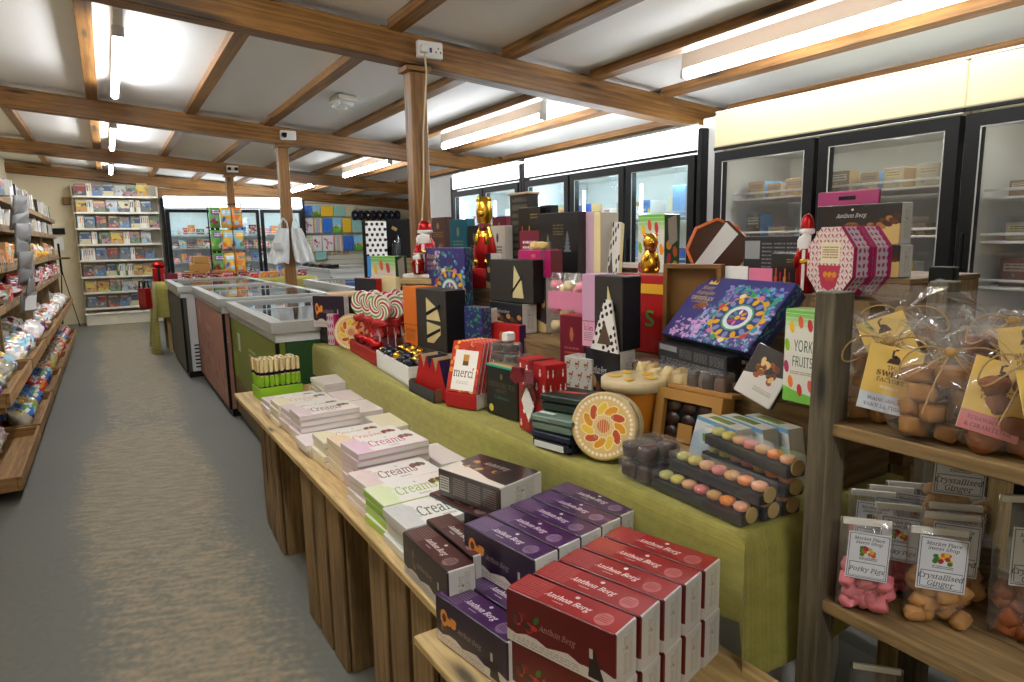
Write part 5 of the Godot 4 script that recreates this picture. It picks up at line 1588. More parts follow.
func table_goods():
	rng.seed = 300
	var T = TOP + 0.003
	var B = 0.9305
	var C = 1.0605
	var D = 1.1705
	# stepped stands at the back of the table
	var steps = [[1.3, 1.485, 0.93, -3.2, -0.78], [1.54, 1.86, 1.06, -3.28, -0.78], [1.88, 2.28, 1.17, -4.6, -0.97]]
	for i in 3:
		var s = steps[i]
		var t = thing("display_step", "plain wooden display step, " + ["lowest", "middle", "highest"][i] + " of three on the green table", "stand", Vector3((s[0] + s[1]) / 2, T + 0.0005, (s[3] + s[4]) / 2))
		mi("top_board", cbox(s[1] - s[0], 0.015, s[4] - s[3], 0.002, null, i), M.crate_wood, t, Vector3(0, s[2] - T - 0.016, 0))
		mi("front_board", cbox(0.015, s[2] - T - 0.017, s[4] - s[3], 0.002, null, i + 3), M.crate_wood, t, Vector3(-(s[1] - s[0]) / 2 + 0.008, 0, 0))
		for q in [-1, 1]: mi("end_board", cbox(s[1] - s[0] - 0.02, s[2] - T - 0.017, 0.015, 0.002, null, i + q), M.crate_wood, t, Vector3(0.008, 0, q * ((s[4] - s[3]) / 2 - 0.01)))
	# ---- far end of the table, front row
	var sm = ["green", "green", "green", "green", "elegant", "green"]
	for k in 2: carton("mint_box", "small dark green box at the freezer end of the table, one of two stacked", {"p": on(324, 342, T) + Vector3(0.04, k * 0.046, 0.03), "a": -1.45, "w": 0.15, "h": 0.044, "d": 0.1}, ["elegant", "green", "green", "green", "green", "green"], null, "dark green boxes at the freezer end")
	carton("liqueur_chocolate_box", "purple and white chocolate box standing behind the small green boxes", gb(314, 327, 345, 296, T + 0.093, -50, 0.05), ["bf_purple", "bt_purple", "b_end", "b_end", "bt_purple", "white"], M.gloss)
	carton("damask_packet", "narrow white packet with a pink pattern at the freezer end of the table", gb(328, 345, 337, 314, T, -60, 0.08), ["damask_side", "magenta", "magenta", "magenta", "white", "white"], M.gloss)
	var rt = thing("jelly_tub", "round clear tub of fruit jellies standing on its rim beside the red tray", "tub", on(350, 349, T) + Vector3(0.02, 0.001, -0.02), -0.35)
	mi("lid", prism(ngon(28, 0.085, 0.09, 0.09), 0.05, "slices", "cream"), M.gloss, rt)
	# red tray of lollipops
	var g = gb(350, 351, 376, 339, T, -94, 0.24)
	var tr = root_of("sweet_tray", "red cardboard tray holding swirl lollipops", "tray", g)
	mi("tray", cbox(g.w, g.h, g.d, 0.003, ["red", "red", "red", "red", "burgundy", "red"]), M.print, tr)
	var inv = tr.transform
	for k in 9:
		var q = inv * Vector3((k % 3 - 0.75) * g.w * 0.28, g.h - 0.02, -0.08 + (k / 3) * 0.08)
		lollipop(q, -0.95 + rng.randf_range(-0.3, 0.3), rng.randf_range(-0.12, 0.12), k)
	for k in 4: solo("wrapped_sweet", blob(Vector3(0.03, 0.022, 0.03), 0.8, 0.5, k), M.redfoil, "crumpled red wrapped sweet at the front of the red tray", "sweet", inv * Vector3((k - 1.5) * g.w * 0.2, g.h, 0.085), 0.3 * k, "red wrapped sweets")
	# white tray of black and gold sweets
	g = gb(377, 367.5, 409, 350, T, -95, 0.15)
	tr = root_of("sweet_tray", "open white tray full of black and gold wrapped sweets", "tray", g)
	mi("bottom", cbox(g.w, 0.01, g.d, 0.002), M.white, tr)
	for s in [-1, 1]:
		mi("long_wall", cbox(g.w, g.h, 0.006, 0.001), M.white, tr, Vector3(0, 0, s * (g.d / 2 - 0.003)))
		mi("end_wall", cbox(0.006, g.h, g.d - 0.013, 0.001), M.white, tr, Vector3(s * (g.w / 2 - 0.003), 0, 0))
	var sw = [blob(Vector3(0.024, 0.02, 0.018), 1, 0.3, 1, 8), blob(Vector3(0.022, 0.018, 0.02), 0.9, 0.4, 2, 8)]
	for i in 10:
		for j in 4:
			var gold = j > 1 and (i + j) % 3 != 0 or (i + 2 * j) % 5 == 0
			solo("wrapped_sweet", sw[(i + j) % 2], M.gold if gold else mat("black_foil", c8(24, 26, 40), 0.3, 0.3), "round " + ("gold" if gold else "black") + " foil sweet in the white tray", "sweet", tr.transform * Vector3((i - 4.5) * (g.w - 0.05) / 9.5, g.h - 0.022 + 0.012 * ((i + j) % 2), 0.055 - j * 0.037), rng.randf() * 3, ("gold" if gold else "black") + " foil sweets in the white tray")
	# black presentation boxes with windows
	g = gx(405, 447, 287, 1.1, T + 0.09, -84, 0.1)
	carton("liqueur_chocolate_box", "dark chocolate box lying under the orange banded presentation box", {"p": g.p - Vector3(0, 0.09, 0), "a": g.a, "w": g.w, "h": 0.088, "d": 0.1}, ["b_text", "b_text", "b_end", "b_end", "b_flat", "b_flat"], M.gloss)
	window_box("black presentation box with an orange band and a round cut window", g, "band_orange", false)
	# small tray of red and blue triangular bars
	g = gb(409, 391, 434, 380, T, -91, 0.12)
	tr = root_of("bar_tray", "small dark open carton of red and blue chocolate bars", "tray", g)
	mi("bottom", cbox(g.w, 0.006, g.d, 0.001), M.black, tr)
	for s in [-1, 1]:
		mi("long_wall", cbox(g.w, g.h, 0.004, 0.001), mat("dark_card", c8(44, 42, 40), 0.6), tr, Vector3(0, 0, s * (g.d / 2 - 0.002)))
		mi("end_wall", cbox(0.004, g.h + 0.005, g.d - 0.01, 0.001), mat("brown_card", c8(120, 84, 50), 0.7), tr, Vector3(s * (g.w / 2 - 0.002), 0, 0))
	for k in 4:
		var o = solo("triangular_bar", prism([Vector2(-0.045, 0), Vector2(0.045, 0), Vector2(0.003, 0.135), Vector2(-0.003, 0.135)], 0.075, "red", "navy" if k % 2 else "tan"), M.gloss, "red triangular chocolate bar with a blue edge in the small dark carton", "bar", tr.transform * Vector3(-g.w * 0.33 + k * g.w * 0.23, 0.0072, -0.04), g.a + 0.25, "triangular bars in the dark carton")
	# merci stack leaning back
	var p = on(440, 405, T)
	for k in 7:
		var gg = geo(p + Vector3(0.0, 0.0505, 0) + Vector3(0.014 * k, 0, -0.004 * k), 482 + 4.5 * k, 360, -66, 0.012)
		var o = carton("chocolate_carton", "red flat chocolate carton with a white label, one of a leaning stack" if k else "red chocolate carton with merci in brown on its white label, front of the leaning stack", {"p": gg.p, "a": gg.a, "w": 0.128, "h": 0.17, "d": 0.012}, ["merci", "red", "palepink", "red", "palepink", "red"], M.gloss, "" if k == 0 else "leaning red cartons", -0.3)
	var mg = geo(p, 482, 395, -66, 0.14)
	carton("chocolate_carton", "red and white carton lying under the leaning red cartons", {"p": mg.p, "a": mg.a, "w": 0.13, "h": 0.05, "d": 0.14}, ["red", "red", "white", "red", "red", "red"])
	# mint box
	g = gb(487, 412, 518, 363, T, -84, 0.1)
	carton("mint_box", "black and olive mint chocolate box with a teal line beside the red gift box", g, ["mint", "black", "black", "black", "tan", "black"])
	var top = g.p + Vector3(0, g.h + 0.002, 0)
	for k in 3:
		var o = sweet_box("clear pack of dark chocolate rolls on top of the mint box", "dark roll packs on the mint box", top + Vector3(-0.01 + 0.012 * (k % 2), 0.033 * (k / 2), -0.03 + 0.055 * (k % 2)), g.a + 0.2, 0.1, 0.032, 0.05, [M.choc], k)
	solo("price_card", cbox(0.04, 0.03, 0.03, 0.006), M.white, "folded white price card on top of the roll packs", "card", top + Vector3(0, 0.067, -0.03), 0.3)
	# snowman gift box with ribbon and tag
	g = gb(519, 428, 546, 357, T, -94, 0.07)
	var gt = root_of("gift_box", "red snowman wrapped gift box with a dark red bow and white tag", "gift", g)
	mi("wrap", cbox(g.w, g.h, g.d, 0.004, ["snowmen", "snowmen", "snowmen", "snowmen", "red", "red"]), M.print, gt)
	mi("ribbon", cbox(g.w * 0.12, g.h + 0.003, g.d + 0.003, 0.001), M.darkred, gt, Vector3(0.0, 0, 0))
	for s in [-1, 1]:
		mi("bow_loop", prism([Vector2(0, 0), Vector2(s * 0.03, 0.028), Vector2(s * 0.058, 0.022), Vector2(s * 0.06, -0.012), Vector2(s * 0.035, -0.02)], 0.018), M.darkred, gt, Vector3(0, g.h * 0.74, g.d / 2 + 0.004), Vector3(0, -s * 0.35, s * 0.25))
		mi("bow_tail", prism([Vector2(0, 0), Vector2(s * 0.03, -0.05), Vector2(s * 0.045, -0.04), Vector2(s * 0.015, 0.008)], 0.004), M.darkred, gt, Vector3(0.0, g.h * 0.72, g.d / 2 + 0.006))
	mi("tag", prism([Vector2(0, 0.05), Vector2(0.04, 0), Vector2(0.012, -0.05), Vector2(-0.03, 0.004)], 0.003), M.white, gt, Vector3(-0.01, g.h * 0.42, g.d / 2 + 0.008))
	g = gx(568, 590, 356, 1.2, T, -76, 0.07)
	carton("gift_box", "pale grey gift box printed with reindeer behind the snowman box", {"p": g.p, "a": g.a, "w": 0.11, "h": g.h, "d": 0.08}, ["deer", "deer", "deer", "deer", "deer", "white"])
	# stack of tins
	var tg = gb(531, 446, 570, 395, T, -76, 0.112)
	var tp = tg.p
	var tins = [[0.046, c8(36, 42, 60), "slate blue"], [0.042, c8(112, 132, 118), "pale green"], [0.046, c8(34, 50, 42), "dark green"]]
	var yy = 0.0
	for k in 3:
		var b = thing("biscuit_tin", tins[k][2] + " rounded tin, " + ["lowest", "middle", "topmost"][k] + " of the tin stack in front of the gift boxes", "tin", tp + Vector3(0.04 if k == 2 else 0.0, yy + 0.001, -0.015 if k == 2 else 0.0), tg.a + 0.05 * k)
		mi("tin", cbox(0.136, tins[k][0] * 0.6, 0.11, 0.016), mat("tin%d" % k, tins[k][1], 0.4, 0.2), b)
		mi("lid", cbox(0.14, tins[k][0] * 0.44, 0.114, 0.016), mat("tin%d" % k, tins[k][1], 0.4), b, Vector3(0, tins[k][0] * 0.57, 0))
		if k == 0: mi("label", cbox(0.1, 0.016, 0.002, 0.0), M.white, b, Vector3(-0.005, 0.004, 0.0555))
		if k == 2: mi("lettering", cbox(0.08, 0.001, 0.014, 0.0), mat("tin_red", c8(190, 80, 60), 0.5), b, Vector3(0, 0.0465, 0), Vector3(0, 0.2, 0))
		if k == 1: mi("lettering", cbox(0.05, 0.001, 0.012, 0.0), M.white, b, Vector3(-0.035, 0.0425, 0.025))
		yy += tins[k][0] + 0.001
	# fruit jelly discs
	var jp = on(606, 468, T)
	var jd = thing("jelly_tub", "flat round tub of orange and lemon jellies leaning towards the aisle", "tub", jp + Vector3(0.035, 0.004, -0.05), -1.02)
	jd.rotation.x = -0.22
	var rim = mi("tub", prism(ngon(40, 0.08, 0.08, 0.08), 0.024, "slices", "cream"), M.gloss, jd)
	mi("rim", lathe([Vector2(0.08, -0.013), Vector2(0.0845, -0.01), Vector2(0.0845, 0.01), Vector2(0.08, 0.013)], 40), mat("tub_rim", c8(206, 186, 140), 0.3), jd, Vector3(0, 0.08, 0.012), Vector3(PI / 2, 0, 0))
	for k in 3: mi("stacked_rim", lathe([Vector2(0.03, -0.008), Vector2(0.08, -0.008), Vector2(0.082, 0.0), Vector2(0.08, 0.008), Vector2(0.03, 0.008)], 36), mat("tub_clear", c8(196, 176, 132), 0.25), jd, Vector3(0, 0.08, -0.012 - k * 0.018), Vector3(PI / 2, 0, 0))
	var tub = thing("jelly_tub", "deep round tub of orange jellies with a cream lid behind the leaning tub", "tub", on(638, 440, T) + Vector3(0.0, 0.001, -0.02), 0.0)
	mi("bowl", lathe([Vector2(0.001, 0), Vector2(0.062, 0), Vector2(0.07, 0.08), Vector2(0.076, 0.145)], 30), mat("jelly_orange", c8(196, 120, 30), 0.3), tub)
	mi("lid", lathe([Vector2(0.076, 0.14), Vector2(0.088, 0.143), Vector2(0.088, 0.168), Vector2(0.083, 0.172), Vector2(0.001, 0.173)], 30), mat("lid_cream", c8(206, 186, 146), 0.35), tub)
	for k in 5: mi("jelly", blob(Vector3(0.022, 0.003, 0.014), 1, 0.1, k), mat("jelly_lemon", c8(226, 180, 70), 0.4), tub, Vector3(cos(k * 1.26) * 0.05, 0.1715, sin(k * 1.26) * 0.05), Vector3(0, -k * 1.26, 0))
	# kraft box with a window
	g = gb(653, 447, 716, 388, T, -82, 0.05)
	var kb = root_of("window_box", "brown kraft box with dark chocolates showing through a window", "box", g)
	kb.rotation.x = -0.15
	var kw = 0.19
	var kh = 0.155
	mi("back", cbox(kw, kh, 0.04, 0.003), mat("kraft_card", c8(172, 124, 58), 0.6), kb, Vector3(0, 0, -0.008))
	mi("lid", frame(kw + 0.004, kh + 0.002, 0.026, 0.02), M.kraft_card, kb, Vector3(0, 0, 0.0125))
	mi("hinge_flap", cbox(kw, 0.012, 0.05, 0.002), M.kraft_card, kb, Vector3(0.01, kh + 0.001, -0.02))
	mi("inner_tray", cbox(kw - 0.05, kh - 0.05, 0.006, 0.001), M.black, kb, Vector3(0, 0.025, 0.0155))
	for i in 3:
		for j in 3: mi("chocolate", blob(Vector3(0.02, 0.018, 0.008), 1, 0.06, i * 3 + j, 8), M.choc, kb, Vector3((i - 1) * 0.046, 0.03 + j * 0.034, 0.02))
	mi("label", cbox(0.042, 0.046, 0.002, 0.0), M.kraft_card, kb, Vector3(0.002, 0.03, 0.033))
	# dark cake rolls in clear packs
	for k in 4:
		var q = on(632, 483, T) + Vector3(0.03 + 0.062 * (k % 2), 0.0445 * (k / 2) + 0.0005, -0.005)
		sweet_box("clear pack of dark cake rolls by the kraft box, " + ["lower one at the cloth edge", "lower one behind", "upper one at the cloth edge", "upper one behind"][k], "cake roll packs by the kraft box", q, -1.5, 0.095, 0.043, 0.055, [M.choc], k + 5)
	# macarons
	var mk = 0
	for k in [[0.993, -0.893, 0, -91], [1.048, -0.885, 0, -92], [1.112, -0.88, 0, -97], [1.02, -0.872, 1, -93], [1.105, -0.868, 1, -98], [1.1, -0.86, 2, -100]]:
		macaron_box(Vector3(k[0], T + 0.001 + k[2] * 0.0425, k[1]), deg_to_rad(k[3]), mk)
		mk += 1
	# white and blue wedge boxes
	for k in 3:
		var wd = thing("wedge_box", "white and pale blue wedge box behind the macarons, " + NTH[k] + " from the aisle", "box", Vector3(1.185 + 0.046 * k, T + 0.001, -0.99 + 0.03 * k), deg_to_rad(-100), "white wedge boxes")
		mi("body", prism([Vector2(-0.1, 0), Vector2(0.1, 0), Vector2(0.075, 0.125), Vector2(-0.06, 0.125)], 0.042, "peaks", "offwhite"), M.gloss, wd)
		mi("emblem", cbox(0.07, 0.001, 0.02, 0.0), mat("emblem_green", c8(110, 130, 60), 0.5), wd, Vector3(0, 0.125, 0.02))
	# liqueur box and pink banded presentation box on it
	g = gx(585, 619, 347, 1.22, T, -80, 0.075)
	carton("liqueur_chocolate_box", "dark chocolate box with a straw band under the pink banded box", g, ["b_small", "b_text", "b_end", "b_end", "darkgrey", "black"], M.gloss)
	var g2 = geo(spot(582, 1.225, T + g.h + 0.001), 622, 275, -82, 0.085)
	var pb = window_box("black presentation box with a pink band and cow spotted triangle", g2, "band_pink", true)
	mi("spotted_card", prism([Vector2(-0.06, 0), Vector2(0.05, -0.005), Vector2(0.02, 0.15), Vector2(-0.005, 0.15)], 0.006, "cow", "white"), M.print, pb, Vector3(g2.w * 0.2, 0.0, g2.d / 2 + 0.012))
	# nougat and dark packs
	var n0 = spot(642, 1.24, T)
	var n1 = spot(724, 1.24, T)
	solo("riser_block", cbox(0.05, 0.118, n1.z - n0.z, 0.003), M.crate_wood, "long wooden block under the nougat packs", "block", Vector3(1.27, T + 0.0005, (n0.z + n1.z) / 2))
	for k in 4: sweet_box("clear pack of pale nougat chunks below the truffle box", "pale nougat packs", spot(648 + 13 * k, 1.265, T + 0.12), -1.45, 0.07, 0.085 - 0.012 * (k % 2), 0.05, [mat("nougat", c8(214, 190, 130), 0.6), mat("nougat2", c8(196, 160, 96), 0.6)], k)
	for k in 2: sweet_box("clear pack of dark chocolate pieces below the truffle box", "dark pieces below the truffle box", spot(701 + 15 * k, 1.265, T + 0.12), -1.45, 0.075, 0.09, 0.05, [M.choc, mat("choc2", c8(84, 50, 30), 0.5)], k + 9)
	# big truffle box leaning back over the front goods
	var tq = pair(658, 338, 743, 358, 1.0, 300, 0.04)
	solo("chocolate_carton", cbox(0.3, 1.0 - B - 0.001, 0.05, 0.003, ["fine", "black", "black", "black", "black", "black"]), M.print, "black carton with fine print holding up the large truffle box", "box", tq.p + Vector3(-0.02, B - 1.0 + 0.0002, 0), tq.a)
	var tb = thing("truffle_box", "large blue truffle box with a jewelled rosette leaning back behind the kraft box", "box", tq.p + Vector3(0, 0.003, 0), tq.a)
	mi("lid", cbox(tq.w, 0.225, 0.034, 0.004, ["truffle", "navy", "truffle_side", "navy", "navy", "truffle_side"]), M.gloss, tb)
	mi("base", cbox(tq.w - 0.008, 0.219, 0.02, 0.003), mat("tray_navy", c8(26, 30, 66), 0.5), tb, Vector3(0, 0.003, -0.028))
	tb.rotation.x = -0.75
	# leaflet box with nuts
	var nb = carton("nut_box", "dark and white nut chocolate packet tilted below the truffle box", {"p": row_y(752, 400, 1.24), "a": -1.35, "w": 0.1, "h": 0.125, "d": 0.018}, ["nuts", "black", "black", "black", "black", "black"], M.gloss, "", -0.3)
	nb.rotation.z = -0.35
	g = gb(781, 400, 817, 309, B + 0.001, -90, 0.06)
	carton("fruit_jelly_box", "green and white fruit jelly box beside the grey shelf post", g, ["york", "york_side", "york_side", "york_side", "lime", "lime"], M.gloss)
	# ---- second and third rows
	# stool with a santa
	var sp = spot(408, 1.26, T)
	var stl = thing("wooden_stool", "small plain wooden stool on the table under the foil santa", "stool", Vector3(sp.x + 0.1, B + 0.0005, sp.z + 0.02), -0.9)
	mi("seat", cbox(0.2, 0.03, 0.16, 0.004), M.pine, stl, Vector3(0, T + 0.33 - B, 0))
	for q in [[-1, -1], [1, -1], [-1, 1], [1, 1]]: mi("leg", cbox(0.025, T + 0.33 - B, 0.025, 0.003), M.pine, stl, Vector3(q[0] * 0.08, 0, q[1] * 0.06))
	var sy = T + 0.3615
	solo("white_tray", cbox(0.18, 0.02, 0.14, 0.004), M.white, "shallow white tray on the wooden stool", "tray", sp + Vector3(0.1, sy - T, 0.02), -0.9)
	foil_santa("red foil father christmas on the wooden stool", Vector3(sp.x + 0.11, sy + 0.0205, sp.z + 0.02), -0.7, 0.27, 1.0)
	for k in 3: foil_santa("small red foil father christmas " + ["beside the big one on the fridge side of the stool", "behind the big one on the stool", "in front of the big one on the stool"][k], Vector3(sp.x + 0.1 + [0.06, 0.03, -0.05][k], sy + 0.0205, sp.z + 0.02 + [0.05, -0.045, 0.04][k]), -0.7, 0.13, 1.2)
	g = gx(428, 466, 248, 1.34, B, -84, 0.045)
	carton("truffle_box", "upright blue truffle box with a rosette next to the foil santa", g, ["truffle_sq", "navy", "truffle_side", "navy", "navy", "navy"], M.gloss)
	g = gx(459, 489, 307, 1.16, T + 0.12, -80, 0.05)
	carton("truffle_box", "small blue patterned truffle box behind the orange banded box", {"p": g.p, "a": g.a, "w": 0.11, "h": 0.17, "d": 0.05}, ["truffle_side", "navy", "truffle_side", "navy", "navy", "navy"], M.gloss)
	solo("riser_block", cbox(0.1, 0.118, 0.05, 0.003), M.crate_wood, "small wooden block under the blue patterned box", "block", g.p - Vector3(0, 0.1185, 0), g.a)
	for k in 2: carton("chocolate_carton", "narrow carton blue above and white below next to the straw banded box", {"p": spot(474 + 9 * k, 1.22, T + 0.12) + Vector3(0.03, 0.0, 0.0), "a": -1.1, "w": 0.05, "h": 0.16, "d": 0.05}, ["b_end", "white", "white", "blue", "navy", "white"], null, "blue and white cartons")
	solo("riser_block", cbox(0.16, 0.118, 0.07, 0.003), M.crate_wood, "small wooden block under the blue and white cartons", "block", spot(479, 1.22, T) + Vector3(0.03, 0.0005, 0), -1.25)
	# elegant black tray lid leaning
	carton("chocolate_carton", "plain black chocolate box leaning behind the triangular bars", gb(459, 358, 486, 328, T + 0.001, -65, 0.03), ["elegant", "black", "black", "black", "black", "black"], null, "", -0.25)
	g = gx(490, 522, 284, 1.33, B, -86, 0.075)
	carton("liqueur_chocolate_box", "dark chocolate box with a straw band under the plain black window box", {"p": g.p, "a": g.a, "w": g.w, "h": 0.115, "d": g.d}, ["b_small", "b_text", "b_end", "b_end", "darkgrey", "black"], M.gloss)
	g2 = geo(spot(490, 1.33, B + 0.117), 533, 251, -80, 0.08)
	window_box("plain black presentation box with one triangular window", {"p": g2.p, "a": g2.a, "w": g2.w, "h": 0.17, "d": 0.08}, "", true)
	g = gx(468, 491, 253, 1.56, C, -86, 0.07)
	carton("liqueur_chocolate_box", "dark chocolate box with a straw band beside the blue truffle box", g, ["b_small", "b_text", "b_end", "b_end", "darkgrey", "black"], M.gloss)
	var bp = spot(486, 1.6, C + 0.001)
	var tall = foil_bear("tall slim gold foil bear standing on a red carton above the dark boxes", Vector3(bp.x, C + 0.1, bp.z), -0.9, up_to(Vector3(bp.x, C + 0.1, bp.z), 194))
	tall.scale *= Vector3(0.62, 1, 0.62)
	mi("red_wrap", lathe([Vector2(0.2, 0.0), Vector2(0.252, 0.02), Vector2(0.26, 0.25), Vector2(0.2, 0.42)], 20), M.redfoil, tall)
	solo("sweet_carton", cbox(0.11, 0.098, 0.11, 0.004, ["red", "red", "red", "red", "burgundy", "red"]), M.print, "small red carton under the tall gold bear", "box", Vector3(bp.x, C, bp.z), -0.9)
	carton("chocolate_carton", "dark teal upright carton behind the gold bear", gx(451, 468, 220, 1.72, C, -84, 0.06), ["p_teal", "teal", "teal", "teal", "teal", "teal"])
	carton("chocolate_carton", "brown upright carton with fine print behind the foil santa", gx(431, 447, 218, 1.9, D, -84, 0.06), ["p_brown", "brown", "brown", "brown", "brown", "brown"])
	carton("chocolate_carton", "cream upright carton next to the brown one", gx(424, 432, 219, 1.93, D, -84, 0.05), ["p_tan", "tan", "tan", "tan", "tan", "tan"])
	carton("chocolate_carton", "dark upright carton between the teal carton and the gold bear", gx(469, 481, 226, 1.74, C, -84, 0.05), ["p_black", "black", "black", "black", "black", "black"])
	carton("chocolate_carton", "dark burgundy carton behind the gold bear", gx(493, 507, 217, 1.9, D, -84, 0.05), ["p_burgundy", "burgundy", "burgundy", "burgundy", "burgundy", "burgundy"])
	carton("chocolate_carton", "white lettered carton beside the gold bear", gx(491, 506, 226, 1.72, C, -84, 0.05), ["p_offwhite", "white", "white", "white", "white", "white"])
	for k in 2:
		var q = spot(455 + 11 * k, 1.9, D + 0.001)
		solo("paper_cone", lathe([Vector2(0.03, 0), Vector2(0.028, 0.02), Vector2(0.003, 0.17), Vector2(0.0005, 0.172)], 14), mat("cone_pink", c8(196, 150, 150), 0.5), "slim pink cone standing on the highest step", "cone", q, 0.0, "pink cones")
	# bags with gold ribbon
	for k in 3:
		var q = spot(500 + 9 * k, 1.57, C + 0.001)
		var gb_ = thing("ribbon_bag", "small gold foil bag tied with ribbon beside the gold bear", "bag", q, 0.4 * k, "gold ribbon bags")
		mi("bag", tied(0.035, 0.1, 0.6, k, 14), mat("gold_film", c8(206, 140, 50), 0.35, 0.5), gb_)
		mi("bow", blob(Vector3(0.025, 0.012, 0.02), 0.8, 0.8, k), M.gold, gb_, Vector3(0, 0.05, 0.01))
	# hamper carton, bottle carton, tree carton
	var hb = gx(511, 529, 196, 1.8, C, -86, 0.07)
	var hc = root_of("hamper_carton", "tall wicker patterned carton with a pale rim, topmost behind the bottle box", "box", hb)
	mi("body", cbox(hb.w, hb.h, hb.d, 0.004, ["hamper", "hamper", "black", "hamper", "black", "black"]), M.print, hc)
	mi("rim", cbox(hb.w + 0.012, 0.012, hb.d + 0.012, 0.003), mat("rim_cream", c8(206, 176, 146), 0.6), hc, Vector3(0, hb.h, 0))
	carton("bottle_carton", "black carton picturing small liqueur bottles behind the tree box", gx(519, 541, 208, 1.68, C, -86, 0.06), ["bottles", "black", "black", "black", "black", "black"], M.gloss)
	carton("chocolate_carton", "plain black carton beside the bottle carton", gx(541, 551, 206, 1.72, C, -86, 0.05), ["black", "black", "black", "black", "black", "black"])
	carton("sweet_carton", "dull red carton under the bottle carton", gx(520, 541, 231, 1.6, C, -86, 0.05), ["pack11", "burgundy", "burgundy", "burgundy", "brown", "burgundy"])
	carton("tree_carton", "tall black carton with three grey fir trees on the middle step", gx(539, 578, 214, 1.56, C, -86, 0.05), ["trees", "black", "black", "black", "tan", "black"], M.gloss)
	var mb = gx(516, 546, 276, 1.42, B, -86, 0.075)
	carton("liqueur_chocolate_box", "dark chocolate box with a white end under the magenta gift box", mb, ["b_small", "b_text", "b_end", "b_end", "darkgrey", "black"], M.gloss)
	g = geo(spot(518, 1.42, B + mb.h + 0.001), 550, 250, -86, 0.065)
	var mg2 = root_of("gift_box", "magenta and plum gift box under the tree carton", "gift", g)
	mi("body", cbox(g.w, g.h, g.d, 0.004, ["p_magenta", "burgundy", "burgundy", "burgundy", "magenta", "burgundy"]), M.gloss, mg2)
	mi("ribbon", cbox(0.02, g.h + 0.003, g.d + 0.003, 0.001), mat("plum", c8(120, 60, 76), 0.5), mg2, Vector3(g.w * 0.3, 0, 0))
	var nk = sweet_box("clear pack of yellow sweets on the magenta gift box", "", g.p + Vector3(0, g.h + 0.002, 0), g.a, 0.09, 0.03, 0.05, [mat("lemon", c8(226, 200, 110), 0.4)], 4)
	# pink ribbon carton
	g = gx(583, 600, 213, 1.62, C, -86, 0.1)
	var pr = root_of("gift_box", "cream and maroon gift box with a wide pale pink ribbon on the middle step", "gift", g)
	mi("body", cbox(g.w, g.h, g.d, 0.004, ["cream", "brown", "offwhite", "brown", "brown", "brown"]), M.print, pr)
	mi("ribbon", cbox(g.w * 0.5, g.h + 0.003, g.d + 0.003, 0.001), mat("pale_ribbon", c8(204, 168, 184), 0.5), pr, Vector3(-g.w * 0.1, 0, 0))
	carton("spotted_packet", "cream packet with brown spots leaning beside the pink ribboned box", gx(601, 617, 222, 1.64, C, -60, 0.04), ["cow", "cream", "cream", "cream", "cream", "cream"], null, "", -0.15)
	solo("price_card", cbox(0.09, 0.035, 0.004, 0.001, ["brown", "brown", "brown", "brown", "brown", "brown"]), M.print, "small dark brown price card below the pink ribboned box", "card", spot(615, 1.56, C + 0.001), -0.8)
	# york fruits and bear
	g = gx(637, 663, 215, 1.7, C, -80, 0.1)
	carton("fruit_jelly_box", "green and white fruit jelly box with a gold bear in front", g, ["york", "york_side", "york_side", "york_side", "lime", "lime"], M.gloss)
	bp = row_y(650, 273, 1.6)
	solo("riser_block", cbox(0.09, bp.y - C - 0.001, 0.09, 0.003), M.crate_wood, "wooden block under the sitting gold bear", "block", Vector3(bp.x, C + 0.0005, bp.z), -0.9)
	foil_bear("gold foil bear with a thin red collar in front of the fruit jelly box", bp, -0.6, up_to(bp, 232))
	# bags of pale sweets and pink labelled bags
	for k in 6:
		var q = spot(566 + 13 * k, 1.44, B + 0.001)
		var sb = thing("sweet_bag", "clear bag of pale sweets behind the pink banded box", "bag", q, -1.1, "clear bags of pale sweets")
		sb.scale = Vector3.ONE * 1.85
		mi("film", pouch(0.075, 0.13, 0.05, k, null, 0.3, 8), M.cellophane, sb)
		for j in 11: mi("sweet", blob(Vector3(0.013, 0.011, 0.012), 0.8, 0.2, j % 3 + k, 8), [mat("sweet_cream", c8(220, 200, 150), 0.5), mat("sweet_pink", c8(214, 130, 140), 0.5)][(j + k) % 2], sb, Vector3((j % 3 - 1) * 0.02, 0.012 + 0.024 * (j / 3) + 0.01 * (j % 2), 0))
		if k < 3: mi("label", cbox(0.05, 0.035, 0.002, 0.0), mat("label_pink", c8(216, 130, 160), 0.5), sb, Vector3(0, 0.06, 0.027))
	# red crisp packet with green letter
	g = gx(614, 664, 273, 1.42, B, -84, 0.05)
	var rs = root_of("red_packet", "red and white packet with a big green S behind the pink banded box", "packet", g)
	mi("packet", cbox(g.w, g.h, g.d, 0.006, ["red", "red", "red", "red", "red", "red"]), M.gloss, rs)
	var lt = TextMesh.new()
	lt.text = "S"
	lt.font_size = 64
	lt.pixel_size = 0.0011
	lt.depth = 0.002
	mi("letter", lt, mat("letter_green", c8(60, 150, 60), 0.4), rs, Vector3(g.w * 0.22, g.h * 0.46, g.d / 2 + 0.001))
	mi("stripe", cbox(g.w * 0.98, g.h * 0.12, 0.002, 0.0), mat("stripe_yellow", c8(226, 170, 40), 0.4), rs, Vector3(0, g.h * 0.76, g.d / 2 + 0.001))
	# brown card tray behind the truffle box
	g = gx(664, 720, 264, 1.45, B, -66, 0.03)
	var kt = root_of("card_tray", "brown card tray standing on edge behind the large truffle box", "tray", g)
	mi("back", cbox(g.w, g.h, 0.006, 0.002), mat("brown_tray", c8(122, 82, 34), 0.5), kt)
	mi("rim", frame(g.w, g.h, 0.012, 0.03), M.brown_tray, kt, Vector3(0, 0, 0.003))
